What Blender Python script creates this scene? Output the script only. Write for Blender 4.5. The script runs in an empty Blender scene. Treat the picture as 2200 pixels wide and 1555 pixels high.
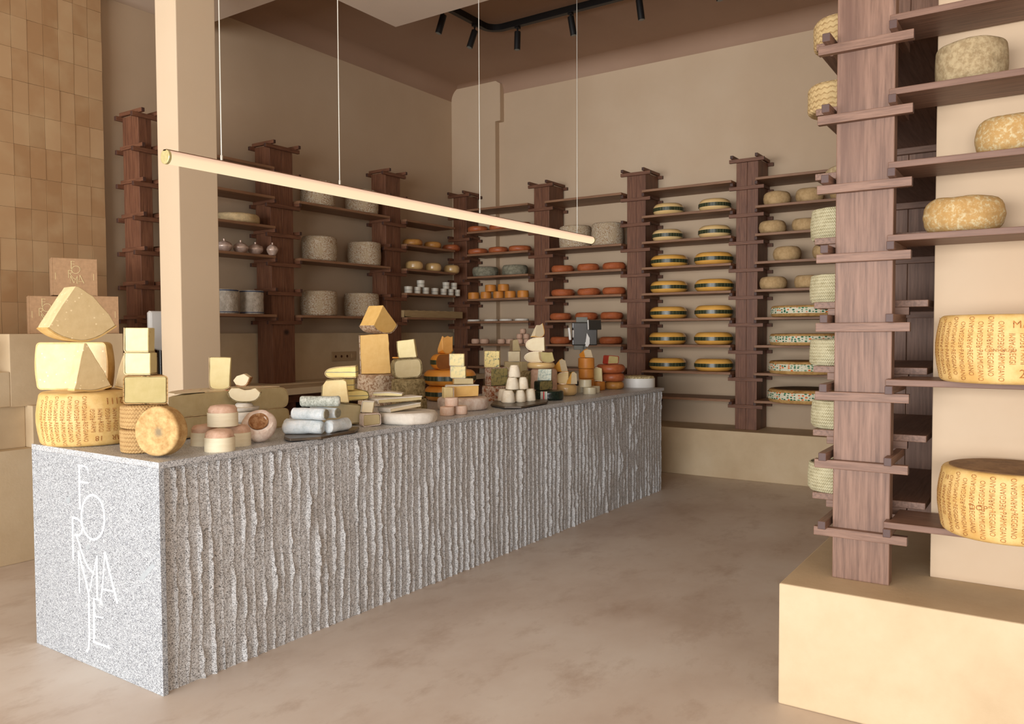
import bpy, bmesh, math, random
import numpy as np
from mathutils import Vector, Matrix, noise
SC = bpy.context.scene
COL = SC.collection
PI = math.pi
EXPOSURE = 0.0
WORLD = 0.30
AREAS = [('street_daylight', (-6.0, 2.0, 1.45), (0, -PI/2, 0), 2.9, 10.0, 850, (.985, .985, .985)), ('rear_fill_light', (-1.0, -2.5, 1.9), (PI/2, 0, 0), 2.2, 2.4, 45, (.98, .97, .97))]  # rear light: added fill for faces turned from the street, no window there
SUN = None
TUBE = 1.05
WOODS = [[(84, 53, 37), (116, 76, 55), (134, 94, 69), (88, 54, 38), (48, 30, 23), (74, 50, 42)], [(98, 71, 57), (129, 98, 81), (147, 114, 96), (100, 71, 57), (62, 43, 36), (80, 58, 53)], [(118, 84, 60), (144, 106, 78), (160, 124, 94), (116, 80, 57), (68, 44, 34), (86, 60, 49)]]  # second palette: same stained wood, lightened for window light on the near unit
WALLC = [(190, 166, 138), (196, 172, 144), (202, 180, 153)]
CEILC = [(158, 128, 106), (164, 134, 112), (168, 140, 118)]
SOFC = [(214, 194, 174), (218, 198, 178), (220, 202, 184)]
BENCHC = [(192, 168, 134), (203, 181, 147), (212, 192, 160)]
PILC = [(216, 194, 164), (220, 198, 168), (222, 202, 174)]
FLOORC = [(192, 174, 158), (209, 195, 181), (219, 209, 197), (172, 148, 128)]
FLOORR = .30
TILEC = [(166, 130, 92), (176, 142, 104), (186, 154, 116), (192, 166, 128)]
GRAN = [(190, 194, 197), (146, 150, 156), (84, 86, 92)]
GRANR = [(218, 221, 224), (182, 183, 184), (100, 99, 99)]
WARMG = (243, 239, 235)
# ---------------------------------------------------------------- camera, world, light, exposure
W, H, FPX, HC = 2200.0, 1555.0, 1721.87, 1.385
YAW, PITCH, ROLL = 0.59220278, -0.03652423, -0.00439686
_fw = np.array([math.cos(YAW)*math.cos(PITCH), math.sin(YAW)*math.cos(PITCH), math.sin(PITCH)])
_r = np.array([math.sin(YAW), -math.cos(YAW), 0.0]); _u = np.cross(_r, _fw)
_r2 = _r*math.cos(ROLL)+_u*math.sin(ROLL); _u2 = -_r*math.sin(ROLL)+_u*math.cos(ROLL)
RC = np.stack([_r2, _u2, -_fw], 1)
cam_data = bpy.data.cameras.new('camera'); cam = bpy.data.objects.new('camera', cam_data); COL.objects.link(cam)
m4 = Matrix.Identity(4)
for i in range(3):
    for j in range(3): m4[i][j] = RC[i, j]
m4[2][3] = HC
cam.matrix_world = m4
cam_data.sensor_width = 36.0; cam_data.lens = 36.0*FPX/W; cam_data.clip_start = 0.05
SC.camera = cam
SC.view_settings.view_transform = 'Standard'; SC.view_settings.look = 'None'
SC.view_settings.gamma = 1.0; SC.view_settings.use_curve_mapping = False
SC.view_settings.exposure = EXPOSURE
wd = bpy.data.worlds.new('world'); SC.world = wd; wd.use_nodes = True
wd.node_tree.nodes['Background'].inputs[0].default_value = (1.0, 0.97, 0.94, 1)
wd.node_tree.nodes['Background'].inputs[1].default_value = WORLD
def area(name, loc, rot, sx, sy, power, col):
    l = bpy.data.lights.new(name, 'AREA'); l.shape = 'RECTANGLE'; l.size = sx; l.size_y = sy
    l.energy = power; l.color = col; l.spread = math.radians(150)
    o = bpy.data.objects.new(name, l); COL.objects.link(o); o.location = loc; o.rotation_euler = rot
    return o
# daylight of the shop window, which fills the street side of the room; the rear light is added fill
for a_ in AREAS: area(*a_)
if SUN:
    sl = bpy.data.lights.new('sunlight', 'SUN'); sl.energy = SUN[0]; sl.angle = SUN[1]; sl.color = SUN[3]
    so = bpy.data.objects.new('sunlight', sl); COL.objects.link(so)
    so.rotation_euler = Vector(SUN[2]).to_track_quat('-Z', 'Y').to_euler()
# ---------------------------------------------------------------- measuring helpers (a ray of the photo met with a real plane)
def ray(x, y): return RC @ np.array([(x-W/2)/FPX, -(y-H/2)/FPX, -1.0])
def onz(x, y, z): d = ray(x, y); return Vector(d*(z-HC)/d[2])+Vector((0, 0, HC))
def onx(x, y, X): d = ray(x, y); return Vector(d*X/d[0])+Vector((0, 0, HC))
def ony(x, y, Y): d = ray(x, y); return Vector(d*Y/d[1])+Vector((0, 0, HC))
FWD = Vector((math.cos(YAW), math.sin(YAW), 0)); RGT = Vector((math.sin(YAW), -math.cos(YAW), 0))
ROT0 = YAW-PI/2
def onp(x, y, P, rot):
    n = Vector((math.sin(rot), -math.cos(rot), 0)); d = Vector(ray(x, y)); C = Vector((0, 0, HC))
    return C+d*((P-C).dot(n)/d.dot(n))
def mpp(P): return float(-(RC.T @ np.array([P[0], P[1], P[2]-HC]))[2])/FPX
# ---------------------------------------------------------------- materials
def lin(c):
    return tuple(((v/255)/12.92 if v/255 <= .04045 else ((v/255+.055)/1.055)**2.4) for v in c)+(1.0,)
class NT:
    def __init__(s, name):
        s.m = bpy.data.materials.new(name); s.m.use_nodes = True; s.t = s.m.node_tree; s.t.nodes.clear()
        s.out = s.n('ShaderNodeOutputMaterial'); s.b = s.n('ShaderNodeBsdfPrincipled')
        s.l(s.b.outputs[0], s.out.inputs[0]); s.tc = s.n('ShaderNodeTexCoord')
    def n(s, t, **k):
        q = s.t.nodes.new(t)
        for a, v in k.items(): setattr(q, a, v)
        return q
    def l(s, a, b): s.t.links.new(a, b)
    def put(s, v, i):
        if hasattr(v, 'is_linked') or isinstance(v, bpy.types.NodeSocket): s.l(v, i)
        else: i.default_value = v
    def math(s, op, a, b=0.0, c=0.0):
        q = s.n('ShaderNodeMath', operation=op)
        for v, i in zip((a, b, c), q.inputs): s.put(v, i)
        return q.outputs[0]
    def noise(s, scale, detail=4, rough=.6, stretch=(1, 1, 1), vec=None):
        mp = s.n('ShaderNodeMapping'); s.l(vec or s.tc.outputs['Object'], mp.inputs[0]); mp.inputs['Scale'].default_value = stretch
        q = s.n('ShaderNodeTexNoise'); q.inputs['Scale'].default_value = scale; q.inputs['Detail'].default_value = detail
        q.inputs['Roughness'].default_value = rough; s.l(mp.outputs[0], q.inputs['Vector']); return q.outputs[0]
    def voro(s, scale, stretch=(1, 1, 1), feature='F1', out=0):
        mp = s.n('ShaderNodeMapping'); s.l(s.tc.outputs['Object'], mp.inputs[0]); mp.inputs['Scale'].default_value = stretch
        q = s.n('ShaderNodeTexVoronoi', feature=feature); q.inputs['Scale'].default_value = scale
        s.l(mp.outputs[0], q.inputs['Vector']); return q.outputs[out]
    def ramp(s, fac, stops, interp='LINEAR'):
        q = s.n('ShaderNodeValToRGB'); q.color_ramp.interpolation = interp; e = q.color_ramp.elements
        while len(e) < len(stops): e.new(0.5)
        for el, (p, c) in zip(e, stops): el.position = p; el.color = lin(c) if len(c) == 3 else c
        s.l(fac, q.inputs[0]); return q.outputs[0]
    def step(s, fac, lo, hi):
        return s.ramp(fac, [(lo, (0, 0, 0)), (hi, (255, 255, 255))])
    def mix(s, fac, a, b, mode='MIX'):
        q = s.n('ShaderNodeMix', data_type='RGBA', blend_type=mode)
        s.put(fac, q.inputs[0])
        for v, i in ((a, q.inputs[6]), (b, q.inputs[7])):
            if isinstance(v, tuple): i.default_value = lin(v) if len(v) == 3 else v
            else: s.l(v, i)
        return q.outputs[2]
    def bump(s, h, strength=.3, dist=.004, prev=None):
        q = s.n('ShaderNodeBump'); q.inputs['Strength'].default_value = strength; q.inputs['Distance'].default_value = dist
        s.l(h, q.inputs['Height'])
        if prev is not None: s.l(prev, q.inputs['Normal'])
        return q.outputs[0]
    def polar(s):
        xyz = s.n('ShaderNodeSeparateXYZ'); s.l(s.tc.outputs['Object'], xyz.inputs[0])
        return s.math('ARCTAN2', xyz.outputs[1], xyz.outputs[0]), xyz.outputs[2], xyz
    def done(s, col=None, rough=.6, nrm=None, spec=.3, metal=0.0, coat=0.0, sss=0.0):
        if col is not None: s.put(lin(col) if isinstance(col, tuple) else col, s.b.inputs['Base Color'])
        s.put(rough, s.b.inputs['Roughness']); s.b.inputs['Specular IOR Level'].default_value = spec
        s.b.inputs['Metallic'].default_value = metal; s.b.inputs['Coat Weight'].default_value = coat
        s.b.inputs['Coat Roughness'].default_value = .15
        if nrm is not None: s.l(nrm, s.b.inputs['Normal'])
        return s.m
def simple(name, c, c2=None, sc=20, rough=.6, bump=0, bs=None, spec=.3, lo=.35, hi=.65, metal=0, coat=0, stretch=(1, 1, 1), dist=.003):
    t = NT(name); col = c
    f = t.noise(sc, 5, .6, stretch)
    if c2: col = t.ramp(f, [(lo, c), (hi, c2)])
    nb = t.bump(t.noise(bs or sc*2, 5, .65, stretch), bump, dist) if bump else None
    return t.done(col, rough, nb, spec, metal, coat)
M = {}
def wood(name, stretch, pal=None):
    t = NT(name); WOOD = pal or WOODS[0]
    g = t.noise(15, 6, .65, tuple(a if a > 1 else a*.6 for a in stretch)); k = t.noise(2.2, 3, .5, tuple(.5*a for a in stretch))
    c = t.ramp(g, [(.3, WOOD[0]), (.52, WOOD[1]), (.75, WOOD[2])])
    c = t.mix(t.step(k, .56, .72), c, WOOD[3])
    v = t.voro(2.3, tuple(1.0 if s > 1 else s*2.2 for s in stretch))          # knots
    c = t.mix(t.step(v, .035, .10), WOOD[4], c)
    nb = t.bump(t.noise(30, 4, .7, stretch), .18, .002)
    if name.startswith(('stained_batten', 'weathered_batten')):                 # sawn end grain is darker than the long faces
        ax = 0 if stretch[0] < 1 else 1
        g_ = t.n('ShaderNodeSeparateXYZ'); t.l(t.tc.outputs['Normal'], g_.inputs[0])
        c = t.mix(t.step(t.math('ABSOLUTE', g_.outputs[ax]), .8, .9), c, WOOD[5])
    return t.done(c, .5, nb, .4)
M['wood_z'] = wood('stained_wood_upright', (6, 6, .55))
M['wood_x'] = wood('stained_wood_along', (.55, 6, 6))
M['wood_y'] = wood('stained_wood_across', (6, .55, 6))
M['bat_x'] = wood('stained_batten_along', (.8, 8, 8)); M['bat_y'] = wood('stained_batten_across', (8, .8, 8))
for k_, st_ in (('wood_x', (.55, 6, 6)), ('wood_y', (6, .55, 6))): M['board_'+k_] = wood('stained_board_'+k_[-1], st_, WOODS[2])
for k_, st_ in (('wood_z', (6, 6, .55)), ('wood_x', (.55, 6, 6)), ('wood_y', (6, .55, 6)), ('bat_x', (.8, 8, 8)), ('bat_y', (8, .8, 8))): M['near_'+k_] = wood('weathered_'+k_.replace('bat', 'batten'), st_, WOODS[1])  # near unit: the same wood with window sheen painted into its colour
def plaster(name, a, b, c, sc=.9, rough=.75, spec=.25, bump=.15, crack=False):
    t = NT(name)
    f = t.noise(sc, 6, .6); g = t.noise(sc*5, 5, .7)
    col = t.ramp(f, [(.3, a), (.5, b), (.72, c)])
    col = t.mix(t.math('MULTIPLY', t.step(g, .5, .8), .25), col, a)
    nb = t.bump(t.noise(sc*14, 6, .7), bump, .004)
    return t.done(col, rough, nb, spec)
M['wall'] = plaster('wall_plaster', *WALLC, sc=.7, bump=.06)
M['ceil'] = plaster('ceiling_plaster', *CEILC, sc=.6, bump=.03)
M['soffit'] = plaster('soffit_plaster', *SOFC, sc=.6, bump=.03)
M['bench'] = plaster('trowelled_bench_plaster', *BENCHC, sc=2.2, bump=.25, rough=.6)
M['pillar'] = plaster('pillar_paint', *PILC, sc=.5, bump=.02)
M['work'] = plaster('worktop_plaster', *BENCHC, sc=2.0, bump=.15, rough=.5)
def floor_mat():
    t = NT('trowelled_floor')
    f = t.noise(.75, 6, .62, (1, 1.3, 1)); g = t.noise(2.6, 6, .7, (1, 1.6, 1)); h = t.noise(14, 5, .7)
    col = t.ramp(f, [(.33, FLOORC[0]), (.5, FLOORC[1]), (.68, FLOORC[2])])
    col = t.mix(t.math('MULTIPLY', t.step(g, .52, .72), .6), col, FLOORC[3])
    rg = t.ramp(h, [(.3, (70, 70, 70)), (.7, (120, 120, 120))])
    nb = t.bump(h, .04, .003, t.bump(f, .02, .01))
    return t.done(col, t.math('ADD', t.math('MULTIPLY', h, .25), FLOORR), nb, .4)
M['floor'] = floor_mat()
def granite(name, a, b, d, bump=0, rough=.5, warm=None):
    t = NT(name)
    v = t.voro(380, out=1); sep = t.n('ShaderNodeSeparateColor'); t.l(v, sep.inputs[0])
    c = t.ramp(sep.outputs[0], [(.0, d), (.20, d), (.24, b), (.5, b), (.56, a), (1, a)])
    n = t.noise(60, 3, .7)
    c = t.mix(t.step(n, .55, .7), c, b)
    if warm:
        c = t.mix(t.step(t.noise(5, 5, .7, (1, 1, .35)), .38, .66), c, warm, 'MULTIPLY')
    nb = t.bump(t.noise(110, 4, .8), bump, .006) if bump else None
    return t.done(c, rough, nb, .4)
M['granite'] = granite('polished_granite', *GRAN, bump=.02, rough=.5)
M['granite_top'] = granite('honed_granite_top', (208, 210, 212), (174, 176, 178), (104, 106, 110), rough=.35)
M['granite_rough'] = granite('split_granite', *GRANR, bump=.5, rough=.85, warm=WARMG)
M['white_fill'] = simple('white_engraving_fill', (254, 254, 252), rough=.5)
M['black'] = simple('black_metal', (22, 21, 21), rough=.45, spec=.4)
M['rail'] = simple('bronze_rail', (120, 92, 70), rough=.5)
M['brass'] = simple('brushed_brass', (222, 212, 150), (236, 228, 176), 60, .35, metal=.6)
M['steel'] = simple('steel_cable', (225, 225, 215), rough=.35, metal=.4)
M['white_plastic'] = simple('white_plastic', (236, 236, 232), rough=.35)
M['grey_plastic'] = simple('grey_plastic', (120, 120, 112), rough=.35)
M['dark_plastic'] = simple('dark_plastic', (52, 50, 46), rough=.22, spec=.6)
M['beige_plastic'] = simple('beige_plastic', (176, 150, 114), rough=.5)
M['card'] = simple('kraft_cardboard', (172, 138, 104), (186, 150, 114), 40, .85, .05)
M['card_ink'] = simple('pale_print', (228, 212, 160), rough=.7)
M['dark_wood'] = simple('dark_cabinet_wood', (62, 34, 22), (84, 48, 30), 14, .5, .1, stretch=(1, 6, 6))
M['cavity'] = simple('dark_cabinet_inside', (26, 20, 20), rough=.8)
M['slate'] = simple('slate_board', (70, 62, 54), (104, 88, 70), 7, .35, .1)
M['paper'] = simple('white_paper', (232, 232, 238), rough=.8)
def tile_mat():
    t = NT('glazed_tile')
    oi = t.n('ShaderNodeObjectInfo'); geo = t.n('ShaderNodeNewGeometry')
    c = t.ramp(geo.outputs['Random Per Island'], [(0, TILEC[0]), (.5, TILEC[1]), (1, TILEC[2])])
    f = t.noise(5, 3, .5)
    c = t.mix(t.math('MULTIPLY', t.step(f, .45, .7), .5), c, TILEC[3])
    return t.done(c, .35, t.bump(t.noise(6, 3, .5), .1, .01), .45)
M['tile'] = tile_mat()
M['grout'] = simple('sand_grout', (186, 160, 118), rough=.9)
# cheeses -----------------------------------------------------------------
def paste(name, a, b, specks=None, spk=(255, 250, 225), eyes=None, rough=.5, sc=25):
    t = NT(name)
    c = t.ramp(t.noise(sc, 5, .6), [(.3, a), (.7, b)])
    if specks:
        v = t.voro(specks); c = t.mix(t.step(v, .10, .18), spk, c)
    if eyes:
        v = t.voro(eyes[0]); c = t.mix(t.step(v, eyes[1], eyes[1]+.05), eyes[2], c)
    return t.done(c, rough, t.bump(t.noise(70, 4, .7), .12, .003), .3)
def mottled(name, a, b, c3, sc=30, sc2=9, bump=.4, rough=.85, spec=.15, lo=.42, hi=.58):
    t = NT(name)
    c = t.ramp(t.noise(sc, 6, .7), [(lo, a), (hi, b)])
    c = t.mix(t.step(t.noise(sc2, 5, .7), .5, .66), c, c3)
    return t.done(c, rough, t.bump(t.noise(sc*1.5, 6, .75), bump, .006), spec)
M['parm_paste'] = paste('aged_hard_paste', (214, 190, 142), (226, 204, 158), 38, (250, 232, 190))
M['parm_rind'] = mottled('aged_gold_rind', (210, 172, 104), (222, 188, 124), (198, 154, 86), 14, 4, .05, .5, .35)
M['parm_top'] = mottled('aged_brown_top_rind', (128, 96, 62), (150, 116, 78), (104, 78, 52), 20, 6, .15, .6)
M['parm_ink'] = simple('stamped_dots', (118, 66, 34), (196, 134, 70), 160, .8)
M['pale_paste'] = paste('pale_yellow_paste', (230, 214, 156), (238, 224, 172), None, eyes=(14, .03, (205, 180, 110)))
M['cream_paste'] = paste('cream_paste', (230, 214, 176), (238, 226, 192), None, eyes=(17, .03, (206, 184, 136)))
M['yellow_paste'] = paste('deep_yellow_paste', (222, 178, 102), (232, 192, 120))
M['butter_paste'] = paste('buttery_paste', (232, 206, 146), (240, 220, 166))
M['olive_paste'] = paste('olive_yellow_paste', (190, 174, 116), (202, 186, 132))
M['grey_paste'] = paste('deep_beige_paste', (196, 178, 134), (206, 190, 148))  # a deeper beige than the plain beige paste
M['tan_paste'] = paste('caramel_paste', (164, 110, 62), (178, 122, 70))
M['amber_paste'] = paste('amber_paste', (222, 160, 84), (232, 176, 100))
M['beige_paste'] = paste('beige_paste', (214, 196, 160), (224, 208, 176))
def blue_paste(name, base, base2, blue, sc, lo, hi):
    t = NT(name); c = t.ramp(t.noise(20, 4), [(.3, base), (.7, base2)])
    c = t.mix(t.step(t.noise(sc, 6, .75), lo, hi), c, blue)
    return t.done(c, .55, t.bump(t.noise(60, 4), .2, .003), .3)
M['blue_veined'] = blue_paste('blue_veined_paste', (238, 216, 142), (246, 228, 162), (84, 108, 100), 46, .53, .60)
M['blue_heart'] = blue_paste('blue_hearted_paste', (240, 222, 158), (246, 232, 178), (158, 176, 150), 26, .50, .66)
M['blue_pale'] = blue_paste('pale_blue_cheese', (214, 222, 206), (226, 232, 214), (140, 166, 160), 60, .48, .62)
M['green_grey_paste'] = blue_paste('grey_green_paste', (160, 146, 92), (176, 160, 104), (84, 88, 66), 40, .48, .62)
def ash_line_mat():
    t = NT('ash_line_paste'); xyz = t.n('ShaderNodeSeparateXYZ'); t.l(t.tc.outputs['Generated'], xyz.inputs[0])
    z = t.math('ADD', xyz.outputs[2], t.math('MULTIPLY', t.math('SUBTRACT', t.noise(22, 5), .5), .10))
    d = t.math('ABSOLUTE', t.math('SUBTRACT', z, .47))
    c = t.mix(t.step(d, .012, .05), (120, 128, 122), t.ramp(t.noise(20, 4), [(.3, (238, 216, 134)), (.7, (246, 230, 156))]))
    return t.done(c, .5, t.bump(t.noise(70, 4), .12, .003), .3)
M['ash_line'] = ash_line_mat()
M['grey_rind'] = mottled('grey_brown_rind', (140, 118, 92), (164, 142, 112), (122, 102, 80), 26, 8, .3)
M['cream_rind'] = mottled('cream_rind', (200, 178, 138), (222, 198, 152), (186, 158, 112), 24, 8, .2)
M['orange_rind'] = simple('orange_waxed_rind', (226, 148, 52), (236, 162, 68), 6, .28, .03, spec=.5, coat=.3)
M['gold_rind'] = simple('honey_waxed_rind', (232, 172, 78), (240, 184, 94), 6, .25, .03, spec=.5, coat=.35)
M['gold_pale_rind'] = simple('pale_waxed_rind', (232, 196, 132), (240, 206, 146), 6, .25, .03, spec=.5, coat=.35)
def band_mat(name, dark, mid, text):
    t = NT(name); a, z, _ = t.polar()
    w = t.noise(30, 3, .6, (1, 1, .5)); c = t.ramp(w, [(.4, dark), (.62, mid)])
    s = t.math('MULTIPLY', t.math('SINE', t.math('MULTIPLY', a, 34.0)), .5); q = t.step(t.math('ADD', s, t.noise(60, 2)), .82, .95)
    c = t.mix(t.math('MULTIPLY', q, .5), c, text)
    return t.done(c, .3, None, .5)
M['green_band'] = band_mat('green_label_band', (42, 50, 32), (56, 64, 42), (112, 114, 84))
M['red_rind'] = mottled('brick_red_rind', (170, 92, 54), (186, 108, 66), (144, 70, 40), 10, 4, .12, .4, .4)
M['ochre_rind'] = mottled('ochre_rind', (184, 128, 62), (200, 146, 78), (160, 100, 48), 12, 5, .12, .4, .4)
M['waxed_cream'] = simple('glossy_cream_wax', (210, 172, 112), (222, 186, 128), 8, .22, .03, spec=.5, coat=.5)
M['grey_mould'] = mottled('grey_mould_rind', (122, 118, 100), (150, 146, 126), (104, 100, 84), 30, 6, .4)
M['clothbound'] = mottled('clothbound_mottled_rind', (202, 190, 168), (154, 120, 84), (184, 164, 134), 95, 12, .55, .9, lo=.46, hi=.56)
M['clothbound_pink'] = mottled('clothbound_pinkish_rind', (206, 186, 160), (150, 116, 88), (180, 152, 122), 60, 12, .5, .9, lo=.46, hi=.56)
M['tomme'] = mottled('tan_natural_rind', (182, 152, 108), (198, 168, 124), (164, 134, 92), 22, 7, .35)
M['tomme_gold'] = mottled('golden_mottled_rind', (186, 150, 96), (204, 190, 152), (172, 136, 84), 70, 14, .5, lo=.48, hi=.62)
M['tomme_grey'] = mottled('grey_straw_rind', (150, 130, 98), (176, 158, 124), (128, 110, 82), 55, 12, .5)
def woven(name, a, b, fz, fa, amp, sc=1.0):
    t = NT(name); ang, z, xyz = t.polar()
    zig = t.math('MULTIPLY', t.math('PINGPONG', t.math('MULTIPLY', ang, fa), 1.0), amp)
    w = t.math('PINGPONG', t.math('ADD', t.math('MULTIPLY', z, fz), zig), 1.0)
    w = t.math('ADD', w, t.math('MULTIPLY', t.math('SUBTRACT', t.noise(40, 4), .5), .9))
    c = t.ramp(w, [(.08, b), (.4, a)]); c = t.mix(t.math('MULTIPLY', t.step(t.noise(25, 4), .4, .7), .4), c, b)
    return t.done(c, .85, t.bump(w, .9, .004), .15)
M['zigzag_rind'] = woven('zigzag_pressed_rind', (190, 156, 106), (158, 122, 78), 120, 14, .6)
M['zigzag_far'] = woven('zigzag_straw_rind', (194, 168, 122), (158, 130, 88), 90, 9, .6)
M['braid'] = woven('braided_straw', (216, 208, 172), (156, 144, 106), 150, 26, 1.15)
def disc_rind():
    t = NT('brushed_tan_face'); f = t.noise(26, 6, .7)
    c = t.ramp(f, [(.35, (168, 130, 80)), (.65, (210, 178, 124))])
    xyz = t.n('ShaderNodeSeparateXYZ'); t.l(t.tc.outputs['Object'], xyz.inputs[0])
    r = t.math('SQRT', t.math('ADD', t.math('POWER', t.math('SUBTRACT', xyz.outputs[0], .012), 2.0), t.math('POWER', t.math('ADD', xyz.outputs[1], .004), 2.0)))
    spot = t.math('ADD', r, t.math('MULTIPLY', t.math('SUBTRACT', f, .5), .03))
    c = t.mix(t.step(spot, .008, .024), (140, 124, 96), c)
    wv = t.noise(60, 2, .5, (1, .1, 1))
    return t.done(c, .8, t.bump(wv, .4, .003), .2)
M['disc_rind'] = disc_rind()
M['comte_rind'] = mottled('comte_brown_rind', (178, 138, 82), (198, 160, 102), (156, 114, 62), 22, 7, .2, .7)
M['comte_top'] = mottled('dark_aged_top', (112, 88, 60), (136, 110, 78), (92, 70, 48), 16, 5, .2, .7)
def print_band():
    t = NT('printed_paper_band'); ang, z, xyz = t.polar()
    u = t.math('MULTIPLY', ang, 9.5); fu = t.math('FRACT', u)
    sep = t.n('ShaderNodeCombineXYZ'); t.l(u, sep.inputs[0]); t.l(t.math('MULTIPLY', z, 48.0), sep.inputs[1])
    v = t.n('ShaderNodeTexVoronoi'); v.inputs['Scale'].default_value = 1.15; v.inputs['Randomness'].default_value = .45; t.l(sep.outputs[0], v.inputs['Vector'])
    blob = t.step(v.outputs[0], .36, .42)
    sc = t.n('ShaderNodeSeparateColor'); t.l(v.outputs[1], sc.inputs[0])
    ink = t.ramp(sc.outputs[0], [(0, (20, 104, 72)), (.45, (28, 128, 92)), (.5, (122, 160, 120)), (.68, (40, 130, 96)), (.72, (226, 112, 40)), (1, (232, 132, 58))], 'CONSTANT')
    c = t.mix(blob, ink, (226, 222, 196))
    return t.done(c, .6, None, .3)
M['print_band'] = print_band()
def print_top():
    t = NT('printed_paper_top'); v = t.voro(26, (1, 1, .2)); o = t.voro(26, (1, 1, .2), out=1)
    sc = t.n('ShaderNodeSeparateColor'); t.l(o, sc.inputs[0])
    ink = t.ramp(sc.outputs[0], [(0, (40, 128, 84)), (.4, (206, 88, 92)), (.7, (224, 208, 176))], 'CONSTANT')
    return t.done(t.mix(t.step(v, .2, .26), ink, (224, 208, 176)), .6, None, .3)
M['print_top'] = print_top()
M['white_rind'] = mottled('white_bloomy_rind', (226, 220, 208), (236, 230, 218), (206, 196, 180), 16, 6, .35, .9)
M['goat'] = mottled('goat_cheese_white', (240, 228, 204), (246, 236, 214), (230, 212, 180), 40, 12, .35, .9)
M['log_white'] = mottled('blue_white_mould', (212, 220, 224), (226, 230, 230), (186, 196, 198), 50, 14, .5, .9)
M['log_grey'] = mottled('ash_dusted_rind', (196, 200, 190), (150, 154, 142), (212, 214, 204), 110, 30, .5, .9)
M['pink_rind'] = mottled('rosy_washed_rind', (208, 170, 144), (220, 186, 162), (194, 152, 126), 24, 10, .3, .55, .35)
M['pink_white'] = mottled('pink_white_rind', (220, 198, 182), (234, 220, 206), (204, 176, 160), 30, 11, .45, .85)
M['pink_small'] = mottled('small_rosy_rind', (232, 198, 174), (240, 214, 194), (222, 184, 158), 40, 18, .35, .6, .35)
M['crater'] = mottled('crusted_crater', (150, 104, 66), (190, 150, 110), (120, 78, 48), 40, 14, .7)
M['bentwood'] = simple('bentwood_strip', (236, 226, 198), (228, 216, 184), 10, .6, .05, stretch=(1, 1, 8))
M['blue_rind'] = mottled('orange_white_crust', (206, 190, 168), (150, 84, 48), (222, 212, 196), 50, 16, .5, .9)
M['stone_rind'] = mottled('stone_rind', (166, 148, 108), (118, 102, 70), (140, 122, 86), 44, 20, .5, .9, lo=.45, hi=.56)
M['dark_wax'] = mottled('dark_green_wrap', (24, 36, 28), (36, 52, 40), (18, 28, 22), 12, 5, .25, .25, .5)
M['stripe'] = None
def stripe_mat():
    t = NT('striped_ribbon'); g = t.n('ShaderNodeSeparateXYZ'); t.l(t.tc.outputs['Object'], g.inputs[0])
    a = t.math('ARCTAN2', g.outputs[1], g.outputs[0])
    u = t.math('DIVIDE', t.math('ADD', a, PI/2+.23), .46)
    c = t.ramp(u, [(0, (226, 226, 220)), (.24, (30, 110, 70)), (.32, (230, 228, 222)), (.42, (190, 36, 42)), (.62, (230, 228, 222)), (.74, (30, 110, 70)), (.82, (226, 226, 220))], 'CONSTANT')
    return t.done(c, .4, None, .4)
M['stripe'] = stripe_mat()
M['foil'] = simple('crumpled_foil', (214, 206, 192), (178, 168, 152), 22, .35, 1.0, spec=.6, metal=.25, dist=.012)
M['foil_ball'] = simple('wrapped_silver_rind', (196, 168, 150), (226, 204, 190), 30, .3, .4, spec=.6, metal=.35)
M['blue_edge'] = simple('blue_trim', (44, 62, 96), rough=.5)
M['cup'] = simple('white_ceramic', (222, 216, 200), rough=.35)
M['caramel'] = simple('caramel_rind', (200, 128, 52), (212, 142, 64), 8, .45, .05, spec=.35)
M['tray'] = simple('pale_wooden_tray', (166, 140, 100), (180, 154, 112), 18, .7, .05, stretch=(.4, 4, 4))
M['crumb'] = mottled('crumbly_herb_top', (226, 210, 160), (150, 130, 96), (236, 224, 184), 60, 24, .9)
M['dark_line'] = simple('dark_crust', (96, 78, 62), (128, 106, 84), 40, .9, .5)
M['red_wax'] = simple('red_wax', (172, 60, 44), (188, 74, 54), 8, .3, .05, spec=.5)
M['tin'] = simple('pale_tin', (212, 202, 170), (224, 214, 186), 14, .35, .02, spec=.5)
M['straw'] = mottled('dry_herb', (170, 150, 90), (120, 104, 60), (196, 178, 116), 60, 24, .8)
def emis(name, c, s):
    t = NT(name); t.t.nodes.remove(t.b); e = t.n('ShaderNodeEmission'); e.inputs[0].default_value = lin(c); e.inputs[1].default_value = s
    t.l(e.outputs[0], t.out.inputs[0]); return t.m
def tube_mat():                                     # the diffuser glows a little less on its upper side, where the rail sits
    t = NT('lit_tube'); t.t.nodes.remove(t.b); e = t.n('ShaderNodeEmission'); g = t.n('ShaderNodeSeparateXYZ'); q = t.n('ShaderNodeNewGeometry'); t.l(q.outputs['Normal'], g.inputs[0])
    u = t.math('MULTIPLY', t.math('ADD', g.outputs[2], 1.0), .5)
    t.l(t.ramp(u, [(0, (255, 232, 188)), (.55, (255, 226, 184)), (.9, (236, 190, 160))]), e.inputs[0]); e.inputs[1].default_value = TUBE
    t.l(e.outputs[0], t.out.inputs[0]); return t.m
M['tube'] = tube_mat()
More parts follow.
